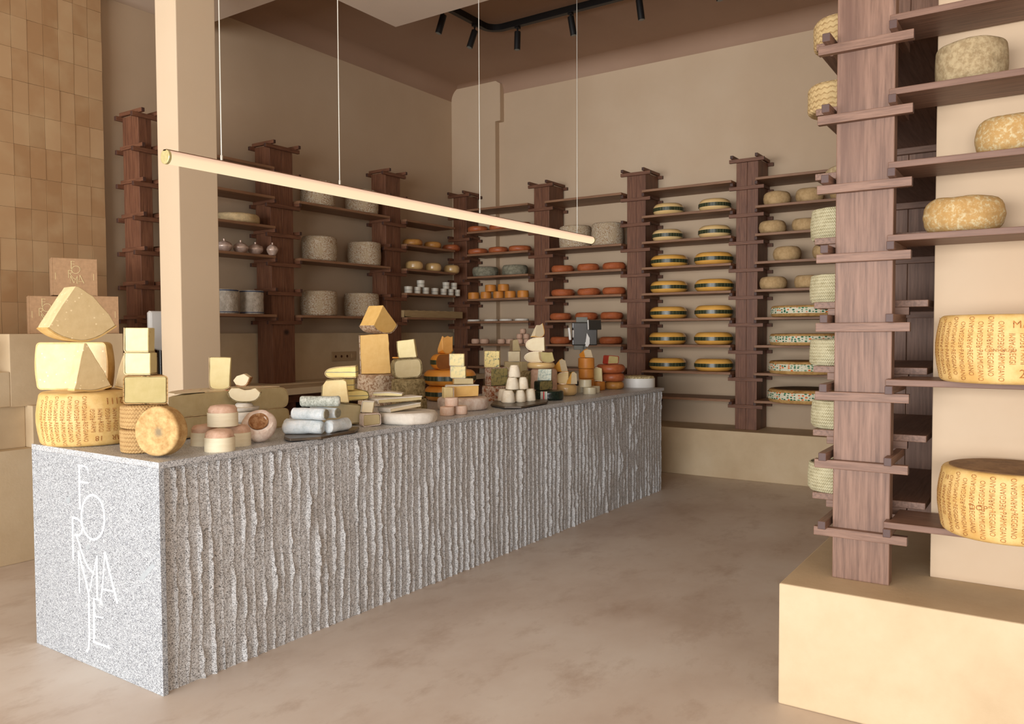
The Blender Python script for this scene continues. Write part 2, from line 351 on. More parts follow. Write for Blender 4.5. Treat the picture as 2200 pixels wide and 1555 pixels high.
# ---------------------------------------------------------------- mesh helpers
class MB:
    def __init__(s): s.v = []; s.f = []; s.mi = []
    def add(s, v, f, mi=0):
        o = len(s.v); s.v += [tuple(p) for p in v]; s.f += [tuple(i+o for i in q) for q in f]; s.mi += [mi]*len(f); return s
    def box(s, x0, x1, y0, y1, z0, z1, mi=0):
        v = [(x, y, z) for z in (z0, z1) for y in (y0, y1) for x in (x0, x1)]
        return s.add(v, [(0, 2, 3, 1), (4, 5, 7, 6), (0, 1, 5, 4), (2, 6, 7, 3), (0, 4, 6, 2), (1, 3, 7, 5)], mi)
    def lathe(s, prof, n=40, a0=None, a1=None, cap=True, mi=0):
        full = a0 is None; v = []; f = []; k = len(prof)
        if full: angs = [2*PI*i/n for i in range(n)]
        else:
            m = max(3, int(n*abs(a1-a0)/(2*PI))); angs = [a0+(a1-a0)*i/m for i in range(m+1)]
        for a in angs: v += [(r*math.cos(a), r*math.sin(a), z) for r, z in prof]
        c = len(angs)
        for i in range(c if full else c-1):
            j = (i+1) % c
            for q in range(k-1):
                a_, b_, c_, d_ = i*k+q, j*k+q, j*k+q+1, i*k+q+1
                if prof[q][0] < 1e-6 and prof[q+1][0] < 1e-6: continue
                if prof[q][0] < 1e-6: f.append((a_, c_, d_))
                elif prof[q+1][0] < 1e-6: f.append((a_, b_, d_))
                else: f.append((a_, b_, c_, d_))
        if not full and cap:
            f.append(tuple(range(k-1, -1, -1))); f.append(tuple((c-1)*k+q for q in range(k)))
        return s.add(v, f, mi)
    def tube(s, p0, p1, r0, r1=None, n=16, mi=0):
        r1 = r0 if r1 is None else r1; p0, p1 = Vector(p0), Vector(p1); d = (p1-p0).normalized()
        a = d.orthogonal().normalized(); b = d.cross(a); v = []
        for p, r in ((p0, r0), (p1, r1)): v += [p+(a*math.cos(2*PI*i/n)+b*math.sin(2*PI*i/n))*r for i in range(n)]
        f = [(i, (i+1) % n, n+(i+1) % n, n+i) for i in range(n)]+[tuple(range(n-1, -1, -1)), tuple(range(n, 2*n))]
        return s.add(v, f, mi)
    def build(s, name, mat, parent=None, smooth=False, bevel=0, amp=0, fr=20, seed=0, sub=0):
        me = bpy.data.meshes.new(name); v = s.v
        if amp:
            sd = Vector((seed*3.1+.7, seed*1.7, seed*5.3)); z0_, z1_ = min(p[2] for p in v), max(p[2] for p in v)          # keep the resting height and the top
            v = [(q.x, q.y, min(z1_, max(z0_, q.z))) for q in (Vector(p)+noise.noise_vector(Vector(p)*fr+sd)*amp for p in v)]
        me.from_pydata(v, [], s.f); me.update()
        bm = bmesh.new(); bm.from_mesh(me); bmesh.ops.remove_doubles(bm, verts=bm.verts, dist=1e-5)
        bmesh.ops.recalc_face_normals(bm, faces=bm.faces); bm.to_mesh(me); bm.free()
        for q in (mat if isinstance(mat, (list, tuple)) else [mat]): me.materials.append(q)
        if len(me.polygons) == len(s.mi) and any(s.mi): me.polygons.foreach_set('material_index', s.mi)
        if smooth:
            me.polygons.foreach_set('use_smooth', [True]*len(me.polygons))
            me.set_sharp_from_angle(angle=math.radians(42))
        o = bpy.data.objects.new(name, me); COL.objects.link(o)
        if parent: o.parent = parent
        if bevel:
            b = o.modifiers.new('edge', 'BEVEL'); b.width = bevel; b.segments = 2; b.limit_method = 'ANGLE'; b.angle_limit = math.radians(50)
        if sub:
            q = o.modifiers.new('soft', 'SUBSURF'); q.levels = sub; q.render_levels = sub
        return o
def tag(o, label, cat, group=None):
    o['label'] = label; o['category'] = cat
    if group: o['group'] = group
    return o
def empty(name, label, cat, loc, rotz=0, group=None):
    o = bpy.data.objects.new(name, None); COL.objects.link(o); o.location = loc; o.rotation_euler = (0, 0, rotz)
    o.empty_display_size = .05
    return tag(o, label, cat, group)
def struct(o): o['kind'] = 'structure'; return o
def place(o, loc, rot=(0, 0, 0)): o.location = loc; o.rotation_euler = rot; return o
def dup(o, label, loc, rz=None, group=None):
    c = o.copy(); COL.objects.link(c); c.location = loc
    if rz is not None: c.rotation_euler = (o.rotation_euler[0], o.rotation_euler[1], rz)
    c['label'] = label
    if group: c['group'] = group
    for ch in list(o.children):
        d = ch.copy(); COL.objects.link(d); d.parent = c
        for g in list(ch.children): e = g.copy(); COL.objects.link(e); e.parent = d
    return c
WOODSET = {}
def bx(name, mat, x0, x1, y0, y1, z0, z1, parent=None, bevel=.003): return MB().box(x0, x1, y0, y1, z0, z1).build(name, mat, parent, bevel=bevel)
# ---------------------------------------------------------------- room shell
XS, YB, XR, YL = -2.2, -2.6, 7.88, 6.12          # street side, behind the camera, right wall, left wall
ZC = 4.36
struct(bx('floor', M['floor'], XS, XR+.2, YB, YL+.2, -.2, 0, bevel=0))
struct(bx('wall_right', M['wall'], XR, XR+.2, .368, YL+.2, 0, ZC+.2, bevel=0))
struct(bx('wall_left', M['wall'], XS, XR, YL, YL+.2, 0, ZC+.2, bevel=0))
struct(bx('wall_partition', M['wall'], 3.388, XR, YB, .368, 0, ZC+.2, bevel=.004))
struct(bx('wall_behind', M['wall'], XS, 3.388, YB-.2, YB, 0, ZC+.2, bevel=0))
struct(bx('ceiling', M['ceil'], XS, XR, YB, YL, ZC, ZC+.2, bevel=0))
# soft coves between the walls and the ceiling
def cove(p0, p1, d, r):
    n = 8; v = []; f = []
    for P in (p0, p1):
        P = Vector(P); D = Vector(d)
        for i in range(n+1):
            a = PI/2*i/n; v.append(P+D*(r-r*math.cos(a))+Vector((0, 0, -r+r*math.sin(a))))
        v.append(P)
    k = n+2
    for i in range(k): f.append((i, (i+1) % k, k+(i+1) % k, k+i))
    f += [tuple(range(k-1, -1, -1)), tuple(range(k, 2*k))]
    return MB().add(v, f).build('trim_1', M['ceil'], smooth=True)
struct(cove((XR, .368, ZC), (XR, YL, ZC), (-1, 0, 0), .16)); struct(cove((4.255, YL, ZC), (XR, YL, ZC), (0, -1, 0), .16)).name = 'trim_2'
# lowered ceiling over the street side
s_ = MB(); L_ = [(XS, YB), (5.20, YB), (5.20, 4.677), (4.255, 4.677), (4.255, YL), (XS, YL)]
s_.add([(x, y, z) for z in (3.99, ZC) for x, y in L_], [(5, 4, 3, 2, 1, 0), (6, 7, 8, 9, 10, 11)]+[(i, (i+1) % 6, 6+(i+1) % 6, 6+i) for i in range(6)])
struct(s_.build('ceiling_lowered', M['soffit']))
struct(bx('wall_pillar', M['pillar'], 3.30, 3.61, 4.95, 5.19, 0, 3.99, bevel=.006))
# stepped plaster plinth along the left side, with niches
pl = MB(); PX0, PX1 = XS, 3.05
pl.box(PX0, PX1, 5.18, YL, 0, .69); pl.box(PX0, 2.05, 5.18, YL, .69, .95); pl.box(2.05, 2.425, 5.27, YL, .69, .95); pl.box(2.425, PX1, 5.18, YL, .69, .95)
pl.box(PX0, 1.95, 5.24, YL, .95, 1.391); pl.box(2.33, PX1, 5.24, YL, .95, 1.391); pl.box(1.95, 2.33, 5.40, YL, .95, 1.391); pl.box(1.95, 2.33, 5.24, 5.4, .95, 1.16)
struct(pl.build('wall_plinth_left', M['bench'], bevel=.004))
struct(bx('trim_3', M['bench'], 3.05, XR, 5.955, YL, 0, 1.391, bevel=.004))            # plaster wainscot behind the worktop
struct(bx('trim_4', M['bench'], 7.37, XR, .368, 5.955, 0, .453, bevel=.006))          # bench along the right wall
nb_ = MB(); L2 = [(2.99, YB), (2.99, .823), (5.6, .823), (5.6, .368), (3.388, .368), (3.388, YB)]
nb_.add([(x, y, z) for z in (0, .453) for x, y in L2], [(0, 1, 2, 3, 4, 5), (11, 10, 9, 8, 7, 6)]+[(i, (i+1) % 6, 6+(i+1) % 6, 6+i) for i in range(6)])
struct(nb_.build('trim_5', M['bench'], bevel=.006))                                   # bench round the end of the partition
# pilaster with slanted head in the corner of the right wall
pz = MB(); pz.box(7.80, XR, 5.47, 5.955, .453, 4.05); pz.box(7.80, XR, 5.955, YL, 1.391, 4.05)
pz.add([(x, y, z) for x in (7.80, XR) for y, z in ((5.47, 4.05), (YL, 4.05), (YL, ZC), (5.50, ZC), (5.40, 4.30), (5.40, 3.87), (5.47, 3.87))],
       [tuple(range(6, -1, -1)), tuple(range(7, 14))]+[(i, (i+1) % 7, 7+(i+1) % 7, 7+i) for i in range(7)])
struct(pz.build('trim_6', M['wall'], bevel=0))
# tiled wall panel: every tile its own slab on a dark bed
tw = MB(); tw.box(XS, 3.382, 6.02, YL, 1.391, 3.99, 0)
random.seed(4)
pw, ph = .1072, .2205; x = 3.380
while x > .9:
    z = 1.392; r_ = random.uniform(-.004, .004)
    while z < 3.98:
        dy = random.uniform(0, .0022); t1, t2 = random.uniform(-.0015, .0015), random.uniform(-.0015, .0015)
        x0, x1, z0, z1 = x-pw+.0014, x-.0008, z+.0008, min(z+ph-.0008, 3.985)
        v = [(x0, 6.02, z0), (x1, 6.02, z0), (x1, 6.02, z1), (x0, 6.02, z1), (x0, 6.012-dy-t1, z0), (x1, 6.012-dy+t1, z0), (x1, 6.012-dy+t1+t2, z1), (x0, 6.012-dy-t1+t2, z1)]
        tw.add(v, [(4, 5, 6, 7), (0, 1, 5, 4), (1, 2, 6, 5), (2, 3, 7, 6), (3, 0, 4, 7)], 1)
        z += ph
    x -= pw
me_t = tw.build('wall_tiled', [M['grout'], M['tile']]); struct(me_t)
me_t.data.polygons.foreach_set('material_index', [0]*6+[1]*(len(me_t.data.polygons)-6)) if len(me_t.data.polygons) == len(tw.mi) else None
# ---------------------------------------------------------------- granite counter
CX0, CX1, CY0, CY1, CZ = 1.755, 6.53, 2.795, 3.765, .90
ctr = empty('granite_counter', 'long grey granite counter with split front and smooth engraved end', 'counter', (0, 0, 0))
bx('top_slab', M['granite_top'], CX0, CX1, CY0, CY1, CZ-.025, CZ, ctr, .002)
e_ = bx('end_panel', M['granite'], CX0, CX0+.024, CY0, CY1, 0, CZ-.025, ctr, .002); e_['label'] = 'smooth pale end panel with white engraving'
bx('body', M['cavity'], CX0+.024, CX1-.02, CY0+.04, CY1-.03, 0, CZ-.025, ctr, 0)
bx('rear_panel', M['granite'], CX0+.024, CX1, CY1-.03, CY1, 0, CZ-.025, ctr, .002); bx('far_end_panel', M['granite'], CX1-.02, CX1, CY0+.04, CY1-.03, 0, CZ-.025, ctr, .002)
def vnoise(u, w, seed):
    rs = np.random.RandomState(seed); n_ = 256; g = rs.rand(n_, n_)
    i, j = np.floor(u).astype(int), np.floor(w).astype(int); a, b = u-i, w-j; a = a*a*(3-2*a); b = b*b*(3-2*b)
    G = lambda p, q: g[p % n_, q % n_]
    return (G(i, j)*(1-a)+G(i+1, j)*a)*(1-b)+(G(i, j+1)*(1-a)+G(i+1, j+1)*a)*b
def fbm(u, w, seed, o=4):
    t = 0; a = .5
    for k in range(o): t = t+a*vnoise(u*2**k, w*2**k, seed+k*11); a *= .5
    return t
def split_panel(x0, x1, seed):
    nx, nz = int((x1-x0)/.0042), 150
    X = np.linspace(x0, x1, nx)[:, None]*np.ones((1, nz)); Z = np.linspace(0, CZ-.026, nz)[None, :]*np.ones((nx, 1))
    reg = np.clip((fbm(X*.9+3, Z*.25, 5, 2)-.30)*4, 0, 1)          # where the drilled ridges stay regular
    u = X/.052+(fbm(X*4, Z*2.2, 21, 3)-.5)*(.9-.75*reg)+(fbm(X*22, Z*20, 27, 2)-.5)*.16
    t = u-np.floor(u); cell = np.floor(u)
    lob = np.abs(np.sin(Z*(24+10*vnoise(cell*.73, Z*0, 45))+6*fbm(cell*3.1, Z*4, 46, 2)))**.6     # scalloped crests
    sw = vnoise(cell*1.37+.5, Z*3.6*(1-.5*reg), 41)                 # each ridge swells and breaks along its height
    tc = .05+(.10+.20*sw)*(.62+.38*lob)+.08*(fbm(X*30, Z*34, 77, 2)-.5)
    tc = np.clip(tc, .07, .62)
    rise_ = np.clip(t/tc, 0, 1)**.9; fall = np.clip((t-tc)/(1-tc), 0, 1)
    pr = np.where(t < tc, rise_, .16*(1-fall)+.84*np.exp(-fall*12))
    mg = reg+(1-reg)*np.clip((vnoise(cell*2.3+.5, Z*5.5, 43)-.34)*3.6, .06, 1)
    amp = .002+.056*tc*(.45+.75*sw)*mg
    chip = np.clip((fbm(X*6, Z*6.5, 51)-.48)*5, 0, 1)*(.95-.6*reg)
    h = amp*pr*(1-.85*chip)+.009*(fbm(X*6, Z*5, 61)-.35)+.004*(fbm(X*38, Z*38, 71, 3)-.5)+.004*(fbm(X*90, Z*90, 75, 2)-.5)
    edge = np.minimum(1, np.minimum((X-CX0-.024)/.012, np.minimum((CZ-.026-Z)/.010, 1)))
    Y = CY0+.024-np.clip(h, -.004, .028)*np.clip(edge, 0, 1)
    nxz = np.stack([X, Y, Z], -1).reshape(-1, 3)
    idx = np.arange(nx*nz).reshape(nx, nz); q = np.stack([idx[:-1, :-1], idx[1:, :-1], idx[1:, 1:], idx[:-1, 1:]], -1).reshape(-1, 4)
    mb = MB(); mb.v = [tuple(p) for p in nxz.tolist()]; mb.f = [tuple(p) for p in q.tolist()]
    # close the slab behind the relief
    b0 = len(mb.v); mb.v += [(x0, CY0+.04, 0), (x1, CY0+.04, 0), (x1, CY0+.04, CZ-.026), (x0, CY0+.04, CZ-.026)]
    mb.f += [(b0, b0+3, b0+2, b0+1), tuple(idx[:, 0].tolist())+(b0+1, b0), tuple(idx[::-1, -1].tolist())+(b0+3, b0+2),
             tuple(idx[0, ::-1].tolist())+(b0, b0+3), tuple(idx[-1, :].tolist())+(b0+2, b0+1)]
    mb.mi = [0]*len(mb.f)
    return mb.build('front_panel', M['granite_rough'], ctr, smooth=False)
split_panel(CX0+.024, 2.83, 1); split_panel(2.834, 4.33, 2); split_panel(4.334, CX1, 3)
# engraving on the smooth end: strokes as (width, [(px, py), ...]) measured on the panel's own plane
def ell(cx, cy, rx, ry, sk=0, n=36, a0=0, a1=2*PI): return [(cx+rx*math.cos(a0+(a1-a0)*i/n)+sk*math.sin(a0+(a1-a0)*i/n), cy+ry*math.sin(a0+(a1-a0)*i/n)) for i in range(n+1)]
LOGO = [(2.2, [(322, 158), (327, 412)]), (1.1, [(312, 157), (352, 164), (370, 172), (374, 190)]), (1.1, [(324, 252), (376, 262)]),
        (1.7, ell(402, 458, 66, 128, 4)),
        (1.9, [(284, 460), (289, 706)]), (1.6, [(280, 460), (310, 464), (332, 484), (342, 515), (338, 545), (322, 562), (296, 560)]), (1.6, [(308, 566), (332, 640), (352, 700), (375, 748), (398, 772), (408, 776)]),
        (1.0, [(318, 652), (325, 894)]), (2.1, [(318, 652), (345, 760), (378, 898)]), (1.0, [(378, 898), (400, 800), (426, 682)]), (2.0, [(425, 678), (427, 928)]),
        (1.0, [(470, 662), (462, 800), (444, 962)]), (2.1, [(470, 655), (500, 780), (544, 955)]), (1.0, [(458, 872), (518, 884)]),
        (2.0, [(378, 896), (382, 1150), (378, 1212), (366, 1232)]), (2.0, [(408, 922), (409, 1178)]), (1.0, [(402, 926), (452, 940), (456, 962)]), (1.0, [(412, 1026), (462, 1038)]), (1.4, [(404, 1174), (470, 1198), (494, 1206), (492, 1192)])]
def strokes(paths, th):
    mb = MB()
    for k, (w, pts) in enumerate(paths):                     # one mitred ribbon per stroke, each a hair thicker than the last
        P = [Vector(p) for p in pts]; n = len(P); closed = (P[0]-P[-1]).length < w*.5; z = th*(1+.05*k); L = []; R = []
        for i in range(n):
            a = P[i-1] if i else (P[-2] if closed else P[0]); b = P[i+1] if i < n-1 else (P[1] if closed else P[-1])
            d0 = (P[i]-a) if (P[i]-a).length > 1e-9 else (b-P[i]); d1 = (b-P[i]) if (b-P[i]).length > 1e-9 else d0
            d0 = d0.normalized(); d1 = d1.normalized(); d = (d0+d1); d = d.normalized() if d.length > .2 else d0
            nn = Vector((-d.y, d.x)); m_ = w/max(.5, abs(nn.dot(Vector((-d0.y, d0.x))))); L.append(P[i]+nn*m_); R.append(P[i]-nn*m_)
        v = [(p.x, p.y, q) for q in (0, z) for p in L+R]; f = []
        for i in range(n-1): f += [(2*n+i, 2*n+i+1, 3*n+i+1, 3*n+i), (i, n+i, n+i+1, i+1), (i, i+1, 2*n+i+1, 2*n+i), (n+i, 3*n+i, 3*n+i+1, n+i+1)]
        if not closed: f += [(0, 2*n, 3*n, n), (n-1, 2*n-1, 4*n-1, 3*n-1)]
        mb.add(v, f)
    return mb
lg = []
for w, pts in LOGO: lg.append((.0028*w, [(lambda P: (-(P.y-CY1), P.z))(onx(50+x/2.68, 940+y/2.68, CX0)) for x, y in pts]))
mb = strokes(lg, .0012); mb.v = [(CX0-v[2]+.0004, CY1-v[0], v[1]) for v in mb.v]; mb.build('engraved_lettering', M['white_fill'], e_)
def blot(pts, name='stone_inclusion'):
    P = [onx(50+x/2.68, 940+y/2.68, CX0) for x, y in pts]; n = len(P)
    mb = MB(); mb.add([(CX0-.0006, p.y, p.z) for p in P]+[(CX0+.002, p.y, p.z) for p in P], [tuple(range(n)), tuple(range(2*n-1, n-1, -1))]+[(i, (i+1) % n, n+(i+1) % n, n+i) for i in range(n)])
    o = mb.build(name, simple('grey_inclusion', (158, 164, 168), (170, 176, 180), 60), e_); o['label'] = 'dark inclusion in the stone'
blot([(246, 352), (262, 338), (272, 346), (268, 372), (252, 380)]); blot([(366, 622), (380, 612), (384, 626), (370, 650), (362, 640)]); blot([(672, 800), (740, 724), (756, 728), (752, 748), (692, 820), (676, 826)])
# ---------------------------------------------------------------- shelving: posts carrying crossed battens, boards laid on the battens
def frame_battens(post, zb, along, u0, u1, f, bk, ext=None):
    # along: 'y' wall faces -X (front at smaller X) ; 'x' wall faces -Y.  u0,u1 = post sides, f = post front, bk = post back
    a = .028; o = .05
    def b(n_, m, U0, U1, D0, D1, z0, z1):
        m = WOODSET.get(m.name, m)
        if along == 'y': bx(n_, m, D0, D1, U0, U1, z0, z1, post, .002)
        else: bx(n_, m, U0, U1, D0, D1, z0, z1, post, .002)
    mu, md = (M['bat_y'], M['bat_x']) if along == 'y' else (M['bat_x'], M['bat_y'])
    b('batten', mu, u0-o-.012, u1+o+.012, f-a, f, zb-.0165, zb+.0165)
    e_ = ext or bk+.02
    b('batten', md, u0-.014, u0+.012, f-.07, e_, zb+.0165, zb+.0465)
    b('batten', md, u1+.010, u1+a+.010, f-.07, e_, zb+.0165, zb+.0465)
    if not ext: b('batten', mu, u0-o, u1+o, bk, bk+a, zb-.0165, zb+.0165)
def post(label, along, u0, u1, f, bk, z0, z1, levels, split=True, ext=None, fr=True):
    P = (f, (u0+u1)/2, z0) if along == 'y' else ((u0+u1)/2, f, z0)
    e = empty('shelf_post', label, 'shelf post', (0, 0, 0), 0, 'timber posts of the cheese shelving')
    mid = (u0+u1)/2
    for A, B in (((u0, mid-.0006), (mid+.0006, u1)) if split else ((u0, u1),)):
        if along == 'y': bx('upright', WOODSET.get(M['wood_z'].name, M['wood_z']), f, bk, A, B, z0, z1, e, .003)
        else: bx('upright', M['wood_z'], A, B, f, bk, z0, z1, e, .003)
    if fr:
        for zb in levels: frame_battens(e, zb, along, u0, u1, f, bk, ext)
    return e
ZR = [.675+.2577*k for k in range(10)]
ZL = [z+.036 for z in ZR]
ZN = [.630+.2566*k for k in range(10)]
BT = .0695; BTH = .023
post('brown timber post by the orange and red wheels, white round box before its foot', 'y', 3.436, 3.642, 7.545, 7.85, .453, 3.0, ZR)
post('brown timber post between the green-banded wheels and the tan natural wheels', 'y', 2.296, 2.503, 7.545, 7.85, .453, 3.0, ZR)
post('brown timber post in line with the far end of the hanging tube lamp', 'y', 4.578, 4.774, 7.545, 7.85, .453, 3.0, ZR)
post('square timber post standing in the room corner with a flat cap', 'y', 5.71, 5.904, 7.545, 7.765, .453, 2.985, ZR[2:])
post('dark timber post rising from the worktop beside the pillar', 'x', 4.705, 4.96, 5.72, 5.92, .94, 3.04, ZL[3:])
post('dark timber post behind the tall yellow cheese block with the prism on top', 'x', 6.18, 6.405, 5.72, 5.92, .94, 3.04, ZL[3:])
post('orange-brown timber post between the tiled wall and the pillar', 'x', 3.484, 3.59, 5.72, 5.93, .94, 3.04, ZL[2:], False)
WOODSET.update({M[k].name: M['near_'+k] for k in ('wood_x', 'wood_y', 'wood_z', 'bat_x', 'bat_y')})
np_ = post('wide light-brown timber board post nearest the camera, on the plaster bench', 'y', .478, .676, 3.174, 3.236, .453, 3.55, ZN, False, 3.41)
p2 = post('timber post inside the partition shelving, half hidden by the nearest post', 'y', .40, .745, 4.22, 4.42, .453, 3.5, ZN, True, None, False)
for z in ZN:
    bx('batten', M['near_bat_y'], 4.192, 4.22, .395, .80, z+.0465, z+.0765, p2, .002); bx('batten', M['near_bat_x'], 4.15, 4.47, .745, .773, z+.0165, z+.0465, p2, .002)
# light spacer blocks under the board ends beside the nearest post
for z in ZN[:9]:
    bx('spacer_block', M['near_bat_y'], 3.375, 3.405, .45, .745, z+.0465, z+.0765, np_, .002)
def board(label, x0, x1, y0, y1, zt, along, group, th=BTH):
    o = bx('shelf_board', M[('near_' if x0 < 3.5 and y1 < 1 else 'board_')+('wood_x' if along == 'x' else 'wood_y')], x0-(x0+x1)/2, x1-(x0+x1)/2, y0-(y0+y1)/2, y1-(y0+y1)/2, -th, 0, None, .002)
    if abs(y1-.474) < 1e-6:                           # the near boards are notched round the post
        o.data.clear_geometry(); mb = MB().box(x0-(x0+x1)/2, x1-(x0+x1)/2, y0-(y0+y1)/2, y1-(y0+y1)/2, -th, 0)
        mb.v = []; mb.f = []; P_ = [(x0, y0), (x1, y0), (x1, y1), (3.172, y1), (3.172, .49), (x0, .49)]
        q = [(x-(x0+x1)/2, y-(y0+y1)/2, z) for z in (-th, 0) for x, y in P_]
        o.data.from_pydata(q, [], [(5, 4, 3, 2, 1, 0), (6, 7, 8, 9, 10, 11)]+[(i, (i+1) % 6, 6+(i+1) % 6, 6+i) for i in range(6)]); o.data.update()
    o.location = ((x0+x1)/2, (y0+y1)/2, zt); return tag(o, label, 'shelf', group)
ORD = ['top', 'second', 'third', 'fourth', 'fifth', 'sixth', 'seventh', 'eighth', 'ninth']
def boards(where, along, u0, u1, f, bk, ks, zs, group):
    for i, k in enumerate(ks):
        zt = zs[k]+BT; lab = '%s wooden shelf board %s' % (ORD[i], where)
        if along == 'y': board(lab, f, bk, u0, u1, zt, 'y', group)
        else: board(lab, u0, u1, f, bk, zt, 'x', group)
SG = 'shelf boards laid on battens'
boards('carrying the pairs of green-banded wheels', 'y', 2.513, 3.425, 7.43, 7.865, [8, 7, 6, 5, 4, 3, 2, 1, 0], ZR, SG)
boards('of the bay with tan wheels above printed-band wheels', 'y', 1.30, 2.287, 7.43, 7.865, [8, 7, 6, 5, 4, 3, 2, 1, 0], ZR, SG)
boards('of the bay with red wheels behind the dark weighing scale', 'y', 3.652, 4.568, 7.43, 7.865, [8, 6, 5, 4, 3, 2, 1, 0], ZR, SG)
boards('of the bay beside the corner post with small orange cheeses', 'y', 4.784, 5.62, 7.43, 7.79, [8, 7, 6, 5, 4, 3, 2, 1], ZR, SG)
boards('between the pillar and the first dark post', 'x', 3.66, 4.70, 5.65, 5.945, [8, 7, 6, 5, 3], ZL, SG)
boards('carrying pairs of tall mottled drums', 'x', 4.975, 6.17, 5.65, 5.945, [7, 5, 3], ZL, SG)
boards('holding white cups and ochre wheels near the corner', 'x', 6.42, 7.25, 5.65, 5.945, [7, 6, 5, 4, 3], ZL, SG)
boards('of the near unit that runs out of the picture', 'y', -1.6, .474, 3.12, 3.372, [7, 6, 5, 4, 2, 0], ZN, SG)
for i, z in enumerate(ZN[:8][::-1]):
    board('%s shelf board seen end-on behind the nearest post' % ORD[i], 3.37, 4.205, .385, .797, z+.0765+.026, 'x', 'boards seen end-on behind the nearest post', .026)
# ---------------------------------------------------------------- cheese builders
def prof(r, h, e, bulge=0, tr=None, n=5):
    """profile of a wheel from the middle of its base to the middle of its top"""
    e = min(e, h/2-1e-4); tr = r if tr is None else tr; p = [(0, 0), (r*.5, 0)]
    for i in range(n+1):
        a = -PI/2+PI/2*i/n; p.append((r-e+e*math.cos(a), e+e*math.sin(a)))
    for i in range(1, 5):
        t = i/5; p.append((r+(tr-r)*t+bulge*math.sin(PI*t), e+(h-2*e)*t))
    for i in range(n+1):
        a = PI/2*i/n; p.append((tr-e+e*math.cos(a), h-e+e*math.sin(a)))
    return p+[(tr*.5, h), (0, h)]
def wheel(name, label, cat, loc, r, h, mat, e=.012, bulge=0, amp=.003, fr=14, seed=0, group=None, tr=None, rot=(0, 0, 0), n=44):
    o = MB().lathe(prof(r, h, e, bulge, tr), n).build(name, mat, None, True, 0, amp, fr, seed)
    place(o, loc, rot); return tag(o, label, cat, group)
def ring(name, mat, parent, r, z0, z1, th=.0012, n=64, smooth=True):
    return MB().lathe([(r-th, z0), (r+th, z0), (r+th, z1), (r-th, z1), (r-th, z0)], n).build(name, mat, parent, smooth)
def sector(name, label, cat, loc, r, h, a0, a1, mpaste, mrind, e=.012, bulge=0, t=.004, rot=(0, 0, 0), group=None, amp=.0015, rind_parts=True):
    P = prof(r, h, e, bulge); I = [(max(0, q[0]-t) if q[0] > 1e-6 else 0, min(max(q[1], t), h-t)) for q in P]
    o = MB().lathe(I, 56, a0, a1).build(name, mpaste, None, True, 0, amp, 30, r*100)
    sh = MB(); m = max(3, int(56*abs(a1-a0)/(2*PI))); k = len(P); v = []; f = []
    for i in range(m+1):
        a = a0+(a1-a0)*i/m
        for Q in (P, I): v += [(q[0]*math.cos(a), q[0]*math.sin(a), q[1]) for q in Q]
    for i in range(m):
        b0, b1 = i*2*k, (i+1)*2*k
        for q in range(k-1):
            f.append((b0+q, b1+q, b1+q+1, b0+q+1))
    for i in (0, m):
        b = i*2*k
        for q in range(k-1): f.append((b+q, b+k+q, b+k+q+1, b+q+1))
    sh.add(v, f).build('rind', mrind, o, True)
    place(o, loc, rot); return tag(o, label, cat, group)
def RL(x): return ROT0+math.atan((W/2-x)/FPX)          # turn that faces the viewer at this place
